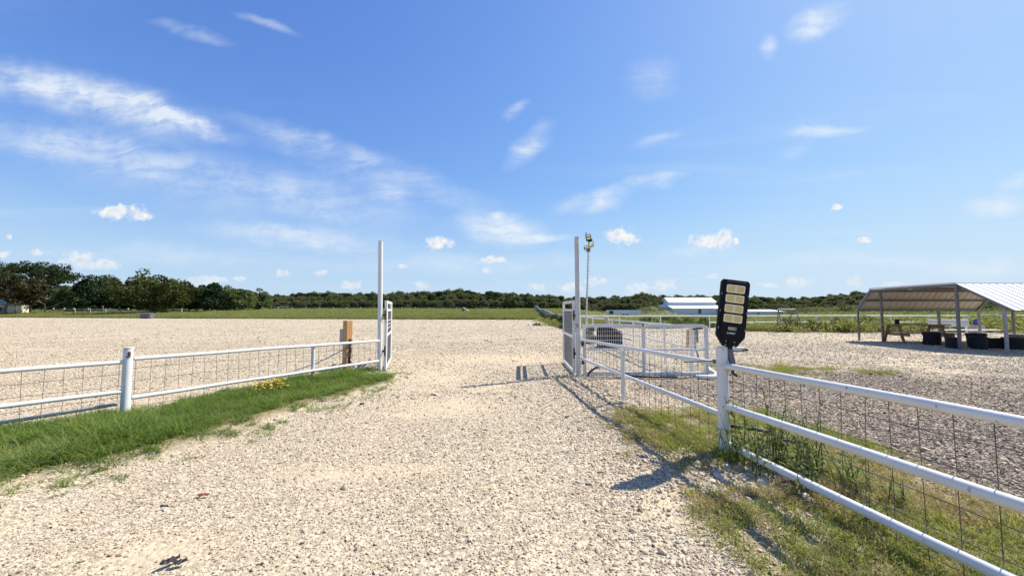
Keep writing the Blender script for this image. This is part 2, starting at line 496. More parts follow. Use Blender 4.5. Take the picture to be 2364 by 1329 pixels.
def ground_mat():
    m, t, b = new_mat('gravel_ground')
    p = gpos(t)
    # coarse tone: packed cream gravel with sandy worn tracks
    big = tnoise(t, p, 0.35, 5, 0.6, 0.3)
    mid = tnoise(t, p, 2.2, 5, 0.6)
    base = ramp(t, big, [(0.32, (0.63, 0.52, 0.385)), (0.5, (0.68, 0.57, 0.43)), (0.7, (0.73, 0.63, 0.49))])
    base = mixc(t, mrange(t, mid, 0.58, 0.78, 0, 0.45), base, (0.64, 0.49, 0.315))
    sa = t.nodes.new('ShaderNodeAttribute'); sa.attribute_name = 'sand'
    # single stones
    vo = t.nodes.new('ShaderNodeTexVoronoi')
    vo.inputs['Scale'].default_value = 30
    t.links.new(p, vo.inputs['Vector'])
    vc = t.nodes.new('ShaderNodeSeparateColor')
    t.links.new(vo.outputs['Color'], vc.inputs[0])
    tone = ramp(t, vc.outputs[0], [(0.0, (0.42, 0.40, 0.38)), (0.25, (0.80, 0.79, 0.77)), (0.6, (1, 1, 1)), (1.0, (1.22, 1.22, 1.20))])
    base = mixc(t, 0.85, base, tone, 'MULTIPLY')
    gap = mrange(t, vo.outputs['Distance'], 0.44, 0.70, 0, 0.5)
    base = mixc(t, gap, base, (0.22, 0.175, 0.13))
    # clumps of darker pebbles
    cl = tnoise(t, p, 9.0, 6, 0.7)
    base = mixc(t, mrange(t, cl, 0.62, 0.76, 0, 0.45), base, (0.30, 0.235, 0.17))
    fl = tnoise(t, p, 1.3, 8, 0.78)
    base = mixc(t, mrange(t, fl, 0.40, 0.62, 0.0, 0.30), base, (0.80, 0.70, 0.55))
    base = mixc(t, mrange(t, fl, 0.60, 0.70, 0.0, 0.30), base, (0.40, 0.32, 0.23))
    base = mixc(t, math_node(t, 'MULTIPLY', sa.outputs['Fac'], 0.9), base, ramp(t, mid, [(0.3, (0.60, 0.48, 0.325)), (0.7, (0.71, 0.58, 0.41))]))
    # darker, browner yard gravel and bare soil: masks stored on the mesh
    at = t.nodes.new('ShaderNodeAttribute'); at.attribute_name = 'dark'
    so = t.nodes.new('ShaderNodeAttribute'); so.attribute_name = 'soil'
    dk = ramp(t, vc.outputs[1], [(0.0, (0.13, 0.10, 0.075)), (0.55, (0.29, 0.225, 0.17)), (0.82, (0.45, 0.36, 0.285)), (1.0, (0.68, 0.58, 0.47))])
    base = mixc(t, at.outputs['Fac'], base, dk)
    soil = ramp(t, mid, [(0.3, (0.20, 0.155, 0.085)), (0.7, (0.37, 0.30, 0.18))])
    base = mixc(t, so.outputs['Fac'], base, soil)
    base = mixc(t, 1.0, base, (0.80, 0.79, 0.755), 'MULTIPLY')
    t.links.new(base, b.inputs['Base Color'])
    b.inputs['Roughness'].default_value = 0.95
    b.inputs['Specular IOR Level'].default_value = 0.15
    h = math_node(t, 'SUBTRACT', 1.0, vo.outputs['Distance'])
    bump(t, b, h, 0.6, 0.014)
    return m


MAT['ground'] = ground_mat()


def field_mat():
    m, t, b = new_mat('field_ground')
    p = gpos(t)
    n1 = tnoise(t, p, 0.06, 6, 0.6)
    n2 = tnoise(t, p, 1.1, 6, 0.7)
    c = ramp(t, n1, [(0.3, (0.17, 0.19, 0.070)), (0.55, (0.235, 0.245, 0.095)), (0.75, (0.30, 0.28, 0.12))])
    sx = t.nodes.new('ShaderNodeSeparateXYZ'); t.links.new(p, sx.inputs[0])
    c = mixc(t, mrange(t, sx.outputs[0], 12.0, 34.0, 0.0, 0.85), c, ramp(t, n1, [(0.3, (0.085, 0.098, 0.040)), (0.7, (0.15, 0.15, 0.072))]))
    c = mixc(t, 0.6, c, ramp(t, n2, [(0.3, (0.55, 0.6, 0.5)), (0.7, (1.2, 1.2, 1.1))]), 'MULTIPLY')
    t.links.new(c, b.inputs['Base Color'])
    b.inputs['Roughness'].default_value = 0.95
    b.inputs['Specular IOR Level'].default_value = 0.1
    bump(t, b, n2, 1.0, 0.2)
    return m


MAT['field'] = field_mat()

# ------------------------------------------------------------------ mesh helpers


class MB:
    def __init__(self):
        self.v = []
        self.f = []

    def add(self, verts, faces):
        o = len(self.v)
        self.v.extend(tuple(p) for p in verts)
        self.f.extend(tuple(i + o for i in q) for q in faces)
        return self

    def box(self, c, s, rot=None):
        hx, hy, hz = s[0] / 2, s[1] / 2, s[2] / 2
        vs = [Vector((sx * hx, sy * hy, sz * hz)) for sx in (-1, 1) for sy in (-1, 1) for sz in (-1, 1)]
        if rot is not None:
            vs = [rot @ v for v in vs]
        c = Vector(c)
        return self.add([v + c for v in vs], [(0, 1, 3, 2), (4, 6, 7, 5), (0, 4, 5, 1), (2, 3, 7, 6), (0, 2, 6, 4), (1, 5, 7, 3)])

    def bar(self, a, b, w, h=None, up=(0, 0, 1)):
        """square tube of section w x h from a to b"""
        a, b = Vector(a), Vector(b)
        h = h or w
        d = (b - a).normalized()
        u = Vector(up)
        if abs(d.dot(u)) > 0.95:
            u = Vector((0, 1, 0))
        s = d.cross(u).normalized()
        u = s.cross(d).normalized()
        vs = []
        for p in (a, b):
            for i, j in ((-1, -1), (1, -1), (1, 1), (-1, 1)):
                vs.append(p + s * (i * w / 2) + u * (j * h / 2))
        return self.add(vs, [(3, 2, 1, 0), (4, 5, 6, 7), (0, 1, 5, 4), (1, 2, 6, 5), (2, 3, 7, 6), (3, 0, 4, 7)])

    def tube(self, pts, r, n=8, cap=True, r1=None):
        pts = [Vector(p) for p in pts]
        m = len(pts)
        rs = [r if r1 is None else r + (r1 - r) * i / (m - 1) for i in range(m)] if not isinstance(r, (list, tuple)) else list(r)
        t0 = (pts[1] - pts[0]).normalized()
        ref = Vector((0, 0, 1)) if abs(t0.z) < 0.9 else Vector((1, 0, 0))
        s = t0.cross(ref).normalized()
        vs = []
        for i, p in enumerate(pts):
            if i == 0:
                t = t0
            elif i == m - 1:
                t = (pts[i] - pts[i - 1]).normalized()
            else:
                t = ((pts[i + 1] - pts[i]).normalized() + (pts[i] - pts[i - 1]).normalized()).normalized()
            s = (s - t * s.dot(t)).normalized()
            u = t.cross(s)
            for k in range(n):
                a = 2 * math.pi * k / n
                vs.append(p + (s * math.cos(a) + u * math.sin(a)) * rs[i])
        fs = []
        for i in range(m - 1):
            for k in range(n):
                k2 = (k + 1) % n
                fs.append((i * n + k, i * n + k2, (i + 1) * n + k2, (i + 1) * n + k))
        if cap:
            fs.append(tuple(range(n - 1, -1, -1)))
            fs.append(tuple((m - 1) * n + k for k in range(n)))
        return self.add(vs, fs)

    def prism(self, poly, o, s, t, n, depth):
        """polygon [(a,b)] in the plane o + a*s + b*t, extruded by depth along n"""
        o, s, t, n = Vector(o), Vector(s), Vector(t), Vector(n)
        k = len(poly)
        A = [o + s * a + t * b for a, b in poly]
        B = [p + n * depth for p in A]
        return self.add(A + B, [tuple(range(k - 1, -1, -1)), tuple(range(k, 2 * k))] + [(i, (i + 1) % k, k + (i + 1) % k, k + i) for i in range(k)])

    def lathe(self, prof, c, n=20, jitter=0.0):
        c = Vector(c)
        vs = []
        for r, z in prof:
            for k in range(n):
                a = 2 * math.pi * k / n
                j = 1 + (random.random() - 0.5) * jitter
                vs.append(c + Vector((r * j * math.cos(a), r * j * math.sin(a), z)))
        fs = []
        m = len(prof)
        for i in range(m - 1):
            for k in range(n):
                k2 = (k + 1) % n
                fs.append((i * n + k, i * n + k2, (i + 1) * n + k2, (i + 1) * n + k))
        fs.append(tuple(range(n - 1, -1, -1)))
        fs.append(tuple((m - 1) * n + k for k in range(n)))
        return self.add(vs, fs)


def link_mesh(name, verts, faces, mat, smooth=False):
    me = bpy.data.meshes.new(name)
    me.from_pydata(verts, [], faces)
    me.update()
    if smooth:
        me.polygons.foreach_set('use_smooth', [True] * len(me.polygons))
        try:
            me.set_sharp_from_angle(angle=R(40))
        except Exception:
            pass
    if mat is not None:
        me.materials.append(MAT[mat] if isinstance(mat, str) else mat)
    return me


WL = {}


def put(name, mb, mat, parent=None, smooth=False, label=None, kind=None, bevel=0.0):
    """link a mesh object built in world coordinates; under a parent it keeps its place"""
    off = WL[parent.name] if parent is not None else Vector((0, 0, 0))
    vs = [(v[0] - off.x, v[1] - off.y, v[2] - off.z) for v in mb.v] if parent is not None else mb.v
    o = bpy.data.objects.new(name, link_mesh(name, vs, mb.f, mat, smooth))
    COL.objects.link(o)
    if parent is not None:
        o.parent = parent
    WL[o.name] = off.copy()
    if label:
        o['label'] = label
    if kind:
        o['kind'] = kind
    if bevel:
        md = o.modifiers.new('bevel', 'BEVEL')
        md.width = bevel
        md.segments = 2
        md.limit_method = 'ANGLE'
    return o


def thing(name, label, cat, loc, group=None):
    o = bpy.data.objects.new(name, None)
    COL.objects.link(o)
    o.location = loc
    o.empty_display_size = 0.2
    o['label'] = label
    o['category'] = cat
    if group:
        o['group'] = group
    WL[o.name] = Vector(loc)
    return o


def tag(o, label, cat, group=None, kind=None):
    if label:
        o['label'] = label
    if cat:
        o['category'] = cat
    if group:
        o['group'] = group
    if kind:
        o['kind'] = kind
    return o


def dup(o, loc, rotz=0.0, scale=1.0, label=None):
    """a copy of a thing with copies of its parts and sub-parts"""
    c = o.copy()
    COL.objects.link(c)
    c.location = loc
    c.rotation_euler = (0, 0, rotz)
    c.scale = (scale, scale, scale) if not isinstance(scale, tuple) else scale
    if label:
        c['label'] = label
    for ch in list(o.children):
        d = ch.copy()
        COL.objects.link(d)
        d.parent = c
        for g in list(ch.children):
            e = g.copy()
            COL.objects.link(e)
            e.parent = d
    return c


def lerp(a, b, t):
    return tuple(x + (y - x) * t for x, y in zip(a, b))


def sstep(a, b, x):
    t = np.clip((x - a) / (b - a), 0, 1)
    return t * t * (3 - 2 * t)


def vnoise(x, y, s, seed=0):
    """cheap smooth value noise in numpy, 0..1"""
    x = np.asarray(x) * s + seed * 17.3
    y = np.asarray(y) * s - seed * 9.1
    xi, yi = np.floor(x), np.floor(y)
    fx, fy = x - xi, y - yi
    fx, fy = fx * fx * (3 - 2 * fx), fy * fy * (3 - 2 * fy)

    def h(a, b):
        v = np.sin(a * 127.1 + b * 311.7 + seed * 3.7) * 43758.5453
        return v - np.floor(v)
    return (h(xi, yi) * (1 - fx) + h(xi + 1, yi) * fx) * (1 - fy) + (h(xi, yi + 1) * (1 - fx) + h(xi + 1, yi + 1) * fx) * fy


def fbm(x, y, s, seed=0):
    return (vnoise(x, y, s, seed) * 0.55 + vnoise(x, y, s * 2.1, seed + 1) * 0.28 + vnoise(x, y, s * 4.3, seed + 2) * 0.17)


# ------------------------------------------------------------------ terrain
def lot_edge(x):
    return np.interp(x, [-130, -87, -37, 3.4, 60], [73, 65.9, 56.9, 52.2, 46])


def terrain(x, y):
    x = np.asarray(x, float)
    y = np.asarray(y, float)
    d = np.clip(y - lot_edge(x), 0, 400)
    u = x / np.maximum(y, 1.0)
    left = 1.25 * (1 - np.exp(-d / 25.0)) * (1 - sstep(0.12, 0.34, u))
    right = 1.7 * sstep(0.55, 0.95, u) * sstep(32, 120, y)
    hump = 2.3 * np.exp(-(((x - 37.5) / 4.0) ** 2 + ((y - 104) / 9.0) ** 2))
    return left + right + hump + 0.10 * (fbm(x, y, 0.09, 5) - 0.5) * sstep(28, 60, y)


def grid_mesh(xs, ys, zf, keep=None):
    X, Y = np.meshgrid(xs, ys)
    Z = zf(X, Y)
    nx, ny = len(xs), len(ys)
    V = np.stack([X.ravel(), Y.ravel(), Z.ravel()], 1)
    i = np.arange(nx * ny).reshape(ny, nx)
    F = np.stack([i[:-1, :-1].ravel(), i[:-1, 1:].ravel(), i[1:, 1:].ravel(), i[1:, :-1].ravel()], 1)
    if keep is not None:
        c = V[F].mean(1)
        F = F[keep(c[:, 0], c[:, 1])]
        used = np.unique(F)
        mp = -np.ones(len(V), int)
        mp[used] = np.arange(len(used))
        V, F = V[used], mp[F]
    return V, F


def np_mesh(name, V, F, mat, smooth=True):
    me = bpy.data.meshes.new(name)
    V = np.asarray(V, np.float32)
    F = np.asarray(F, np.int32)
    k = F.shape[1]
    me.vertices.add(len(V))
    me.vertices.foreach_set('co', V.ravel())
    me.loops.add(F.size)
    me.loops.foreach_set('vertex_index', F.ravel())
    me.polygons.add(len(F))
    me.polygons.foreach_set('loop_start', np.arange(0, F.size, k, dtype=np.int32))
    me.polygons.foreach_set('loop_total', np.full(len(F), k, np.int32))
    me.update(calc_edges=True)
    if smooth:
        me.polygons.foreach_set('use_smooth', [True] * len(F))
    if mat is not None:
        for m in (mat if isinstance(mat, list) else [mat]):
            me.materials.append(MAT[m] if isinstance(m, str) else m)
    return me


def add_obj(name, me, parent=None):
    o = bpy.data.objects.new(name, me)
    COL.objects.link(o)
    if parent is not None:
        o.parent = parent
    WL[o.name] = WL[parent.name].copy() if parent is not None else Vector((0, 0, 0))
    return o


def geo(a, b, n):
    return list(np.geomspace(a, b, n))


xs = sorted(set([-v for v in geo(45, 1500, 14)] + list(np.arange(-44, 62, 2.0)) + geo(63, 1500, 14)))
ys = list(np.arange(-30, 24, 6.0)) + list(np.arange(24, 130, 2.0)) + geo(131, 2500, 22)
V, F = grid_mesh(np.array(xs), np.array(ys), lambda X, Y: terrain(X, Y) - 0.03)
field = add_obj('field', np_mesh('field', V, F, 'field'))
field['kind'] = 'structure'

# fence lines used for masks: right near fence from the corner post towards the camera, and to the gate
FENCE_X = lambda y: np.where(y < 3.74, 2.02 + (3.74 - y) * 0.095, 2.02 - (y - 3.74) * 0.139)


def in_lot(x, y):
    left = (x < 3.7) & (y < lot_edge(x))
    right = (x >= 3.7) & (y < np.where(x < 15.3, 29.0 + 0.8 * np.sin(x), 24.4 + 0.5 * np.sin(x * 1.7)))
    strip = (x >= 3.7) & (x < 4.1) & (y < 33)
    return (left | right | strip) & (y > -25)


def dark_mask(x, y):
    n = (fbm(x, y, 0.55, 3) - 0.5) * 3.2
    edge = np.interp(x, [2, 5.8, 8.4, 10.6, 16], [8.3, 9.7, 9.1, 8.2, 7.2])
    m = 1 - sstep(edge - 1.3, edge + 0.7, y + n)
    side = sstep(0.35, 1.5, x - FENCE_X(y) + (fbm(x, y, 1.3, 9) - 0.5) * 1.4)
    nearg = 1 - sstep(7.2, 8.6, y) * (1 - sstep(3.6, 4.6, x))
    return m * side * nearg * 0.96


def strip_mask(x, y):
    """patchy dry grass along the near right fence"""
    l = np.interp(y, [1.5, 2.1, 2.65, 3.5, 4.6, 5.5, 6.2], [1.42, 1.36, 1.20, 1.12, 1.18, 1.25, 1.9])
    r = np.interp(y, [1.5, 2.5, 3.7, 5.4, 6.2], [3.1, 3.28, 3.5, 3.15, 2.4])
    n = (fbm(x, y, 1.9, 21) - 0.5) * 0.9
    gap = np.exp(-((y - 3.20 - 0.25 * (x - 1.6)) / 0.26) ** 4) * (1 - sstep(2.1, 2.35, x))
    return (1 - 0.9 * gap) * sstep(l - 0.10, l + 0.22, x + n * 0.6) * (1 - sstep(r - 0.3, r + 0.25, x + n)) * (1 - sstep(4.9, 5.6, y + n))


LV = np.array([[-7.6, 2.0], [-5.2, 2.2], [-3.95, 2.95], [-3.4, 3.55], [-3.02, 4.75], [-2.68, 5.9], [-2.40, 6.8], [-2.34, 7.5], [-2.62, 8.25], [-2.95, 8.85],
               [-3.35, 8.7], [-3.75, 8.2], [-4.25, 7.3], [-4.75, 6.1], [-5.0, 5.2], [-5.55, 4.55], [-6.3, 4.1], [-7.6, 3.6]])


def in_poly(x, y, P):
    x = np.asarray(x)
    y = np.asarray(y)
    r = np.zeros(x.shape, bool)
    n = len(P)
    for i in range(n):
        x0, y0 = P[i]
        x1, y1 = P[(i + 1) % n]
        c = ((y0 > y) != (y1 > y)) & (x < (x1 - x0) * (y - y0) / (y1 - y0 + 1e-9) + x0)
        r ^= c
    return r


def poly_dist(x, y, P):
    """signed distance to polygon, positive inside"""
    d = np.full(np.shape(x), 1e9)
    n = len(P)
    for i in range(n):
        a, b = P[i], P[(i + 1) % n]
        ab = b - a
        t = np.clip(((x - a[0]) * ab[0] + (y - a[1]) * ab[1]) / (ab @ ab), 0, 1)
        d = np.minimum(d, np.hypot(x - a[0] - t * ab[0], y - a[1] - t * ab[1]))
    return np.where(in_poly(x, y, P), d, -d)


def verge_mask(x, y):
    return sstep(-0.12, 0.25, poly_dist(x, y, LV) + (fbm(x, y, 2.2, 31) - 0.5) * 0.7)


def patch_mask(x, y):
    """grass patches in the dark yard"""
    m = 0
    for cx, cy, rx, ry in ((6.3, 9.1, 1.1, 0.55), (7.9, 8.6, 0.45, 0.22), (5.0, 9.8, 0.5, 0.3), (7.0, 8.7, 0.35, 0.2)):
        m = np.maximum(m, np.exp(-(((x - cx) / rx) ** 2 + ((y - cy) / ry) ** 2)))
    return m * sstep(0.42, 0.7, fbm(x, y, 3.0, 41)) * 1.2


def bare_mask(x, y):
    """sandy worn patches and wheel tracks with few loose stones"""
    m = 0.9 * sstep(0.58, 0.76, fbm(x, y, 0.9, 51)) * sstep(0.35, 0.6, fbm(x, y, 4.5, 53))
    w = 0.25 * np.sin(y * 0.45 + 0.6)
    for c0 in (-1.55, -0.05):
        tr = np.exp(-((x - c0 - w + 0.10 * (y - 3)) / 0.30) ** 2) * (fbm(x, y, 0.8, 52) * 1.1) * (1 - sstep(14, 26, y)) * (y > 0)
        m = np.maximum(m, tr * 0.55)
    for cx, cy, rx, ry in ((-1.50, 3.30, 0.62, 0.17), (-0.95, 3.42, 0.5, 0.13), (-1.98, 2.28, 0.36, 0.20), (-0.9, 5.6, 0.8, 0.7), (-1.5, 8.0, 0.9, 1.4), (-0.3, 11, 2.2, 1.5)):
        m = np.maximum(m, np.exp(-(((x - cx) / rx) ** 2 + ((y - cy) / ry) ** 2)) * (0.85 + 0.5 * fbm(x, y, 3.3, 54)))
    return np.clip(m * 0.9, 0, 1)


def lot_z(x, y):
    z = 0.012 + 0.02 * (fbm(x, y, 0.8, 7) - 0.5) * (1 - sstep(15, 40, y))
    z += 0.07 * verge_mask(x, y) * (y < 12)
    z += 0.03 * strip_mask(x, y)
    return z


xs = sorted(list(-np.array(geo(8.4, 130, 22))) + list(np.arange(-8.2, 13.0, 0.13)) + geo(13.2, 62, 22))
ys = list(np.arange(-25, 0.5, 3.0)) + list(np.arange(1.0, 13.0, 0.13)) + list(np.arange(13.2, 34, 0.55)) + list(np.arange(34, 75, 0.8))
V, F = grid_mesh(np.array(xs), np.array(ys), lot_z, in_lot)
me = np_mesh('gravel_lot', V, F, 'ground')
for nm, vals in (('dark', dark_mask(V[:, 0], V[:, 1])),
                 ('soil', np.clip(np.maximum(np.maximum(strip_mask(V[:, 0], V[:, 1]) * 0.8, verge_mask(V[:, 0], V[:, 1])), patch_mask(V[:, 0], V[:, 1]) * 0.6), 0, 1)),
                 ('sand', bare_mask(V[:, 0], V[:, 1]))):
    a = me.attributes.new(nm, 'FLOAT', 'POINT')
    a.data.foreach_set('value', np.asarray(vals, np.float32))
lot = add_obj('gravel_lot', me)
lot['kind'] = 'structure'

# ------------------------------------------------------------------ scattering of uncountable stuff (stones, grass)


def proto_collection(name, meshes):
    c = bpy.data.collections.new(name)
    for i, m in enumerate(meshes):
        c.objects.link(bpy.data.objects.new('%s_%02d' % (name, i), m))
    return c


def scatter(name, pts, rot, scl, idx, coll, label=None):
    me = bpy.data.meshes.new(name)
    n = len(pts)
    me.vertices.add(n)
    me.vertices.foreach_set('co', np.asarray(pts, np.float32).ravel())
    me.attributes.new('rot', 'FLOAT_VECTOR', 'POINT').data.foreach_set('vector', np.asarray(rot, np.float32).ravel())
    me.attributes.new('scl', 'FLOAT_VECTOR', 'POINT').data.foreach_set('vector', np.asarray(scl, np.float32).ravel())
    me.attributes.new('idx', 'INT', 'POINT').data.foreach_set('value', np.asarray(idx, np.int32))
    me.update()
    o = add_obj(name, me)
    o['kind'] = 'stuff'
    if label:
        o['label'] = label
    g = bpy.data.node_groups.new(name, 'GeometryNodeTree')
    g.interface.new_socket('Geometry', in_out='INPUT', socket_type='NodeSocketGeometry')
    g.interface.new_socket('Geometry', in_out='OUTPUT', socket_type='NodeSocketGeometry')
    gi = g.nodes.new('NodeGroupInput')
    go = g.nodes.new('NodeGroupOutput')
    ci = g.nodes.new('GeometryNodeCollectionInfo')
    ci.inputs['Collection'].default_value = coll
    ci.inputs['Separate Children'].default_value = True
    ci.inputs['Reset Children'].default_value = True
    ip = g.nodes.new('GeometryNodeInstanceOnPoints')
    ip.inputs['Pick Instance'].default_value = True

    def na(nm, ty):
        a = g.nodes.new('GeometryNodeInputNamedAttribute')
        a.data_type = ty
        a.inputs['Name'].default_value = nm
        return a.outputs['Attribute']
    e2r = g.nodes.new('FunctionNodeEulerToRotation')
    g.links.new(na('rot', 'FLOAT_VECTOR'), e2r.inputs[0])
    g.links.new(gi.outputs[0], ip.inputs['Points'])
    g.links.new(ci.outputs[0], ip.inputs['Instance'])
    g.links.new(na('idx', 'INT'), ip.inputs['Instance Index'])
    g.links.new(e2r.outputs[0], ip.inputs['Rotation'])
    g.links.new(na('scl', 'FLOAT_VECTOR'), ip.inputs['Scale'])
    g.links.new(ip.outputs[0], go.inputs[0])
    md = o.modifiers.new('scatter', 'NODES')
    md.node_group = g
    return o


def stone_meshes(name, mat, n=8, sub=1):
    import bmesh
    out = []
    for i in range(n):
        bm = bmesh.new()
        bmesh.ops.create_icosphere(bm, subdivisions=sub, radius=0.5)
        sx, sy, sz = 1.0, random.uniform(0.62, 0.95), random.uniform(0.45, 0.75)
        ax = [Vector((random.gauss(0, 1), random.gauss(0, 1), random.gauss(0, 1))).normalized() for _ in range(5)]
        for v in bm.verts:
            # cut by a few planes for an angular crushed look
            for a in ax:
                d = v.co.dot(a)
                if d > 0.36:
                    v.co -= a * (d - 0.36) * 0.9
            v.co *= 1 + random.uniform(-0.06, 0.06)
            v.co = Vector((v.co.x * sx, v.co.y * sy, v.co.z * sz))
        me = bpy.data.meshes.new(name)
        bm.to_mesh(me)
        bm.free()
        me.materials.append(MAT[mat])
        out.append(me)
    return out


def fan_points(y0, y1, dens, margin=1.25):
    """random ground points over the part of the place one could see from about here, between two distances"""
    k = 1.33 * margin
    area = k * (y1 ** 2 - y0 ** 2)
    n = int(area * dens)
    y = np.sqrt(rng.uniform(y0 ** 2, y1 ** 2, n))
    x = rng.uniform(-k, k, n) * y
    return x, y


SL = proto_collection('light_stone', stone_meshes('light_stone', 'stone_light'))
SD = proto_collection('dark_stone', stone_meshes('dark_stone', 'stone_dark'))


def stones():
    X, Y, Sz = [], [], []
    for y0, y1, dens, s0 in ((0.9, 3.2, 5200, 0.0110), (3.2, 5.5, 3200, 0.0126), (5.5, 9, 1150, 0.0185), (9, 16, 450, 0.023), (16, 30, 90, 0.030), (30, 56, 20, 0.042)):
        x, y = fan_points(y0 * 0.82, y1 * 1.18, dens)
        kz = rng.uniform(0, 1, len(x)) < (sstep(y0 * 0.82, y0 * 1.18, y) if y0 > 1 else 1) * (1 - sstep(y1 * 0.82, y1 * 1.18, y))
        x, y = x[kz], y[kz]
        X.append(x); Y.append(y)
        Sz.append(s0 * np.exp(rng.normal(0, 0.42, len(x))))
    x, y, s = np.concatenate(X), np.concatenate(Y), np.concatenate(Sz)
    # coarser rubble heaped along the right fence foot and by the gate pole
    fx = x - FENCE_X(y)
    rub = np.exp(-((fx + 0.28) / 0.42) ** 2) * sstep(2.2, 3.0, y) * (1 - sstep(7.8, 8.6, y))
    s = s * (1 + 0.9 * rub * rng.uniform(0.3, 1.2, len(s)))
    s = s * (1 + 0.35 * sstep(0.3, 1.2, x) * (1 - sstep(4.2, 5.5, y)))
    keep = in_lot(x, y)
    grass = np.maximum(verge_mask(x, y) * 1.1, strip_mask(x, y) * (0.86 - 0.35 * rub) * sstep(0.30, 0.60, fbm(x, y, 2.2, 71) + 0.1))
    p = (1 - np.clip(grass, 0, 0.99)) * (1 - 0.93 * bare_mask(x, y))
    keep &= rng.uniform(0, 1, len(x)) < p
    dk = rng.uniform(0, 1, len(x)) < dark_mask(x, y)
    for nm, sel, coll in (('gravel', keep & ~dk, SL), ('dark_gravel', keep & dk, SD)):
        xx, yy, ss = x[sel], y[sel], s[sel]
        n = len(xx)
        z = lot_z(xx, yy) + ss * 0.12
        rot = np.stack([rng.normal(0, 0.38, n), rng.normal(0, 0.38, n), rng.uniform(0, 6.28, n)], 1)
        scl = ss[:, None] * rng.uniform(0.8, 1.2, (n, 3)) * np.array([1.05, 1.05, 0.72])
        scatter(nm, np.stack([xx, yy, z], 1), rot, scl, rng.integers(0, 8, n), coll)


stones()


def tuft_mesh(name, mat, nb, h, spread, w, lean, droop=0.5):
    V, F = [], []
    for i in range(nb):
        a = random.uniform(0, 6.283)
        r = spread * math.sqrt(random.random())
        bx, by = r * math.cos(a), r * math.sin(a)
        hh = h * random.uniform(0.45, 1.1)
        da = random.uniform(0, 6.283)
        ln = lean * random.uniform(0.2, 1.2) * hh
        dx, dy = math.cos(da), math.sin(da)
        px, py = -dy, dx
        o = len(V)
        for k, t in enumerate((0, 0.4, 0.75, 1.0)):
            zz = hh * (t - droop * 0.5 * t * t * random.uniform(0.6, 1.2))
            off = ln * t * t
            ww = w * (1 - t ** 1.5) * random.uniform(0.9, 1.1)
            if k < 3:
                V.append((bx + dx * off + px * ww, by + dy * off + py * ww, zz))
                V.append((bx + dx * off - px * ww, by + dy * off - py * ww, zz))
            else:
                V.append((bx + dx * off, by + dy * off, zz))
        F += [(o, o + 1, o + 3, o + 2), (o + 2, o + 3, o + 5, o + 4), (o + 4, o + 5, o + 6)]
    return link_mesh(name, V, F, mat)


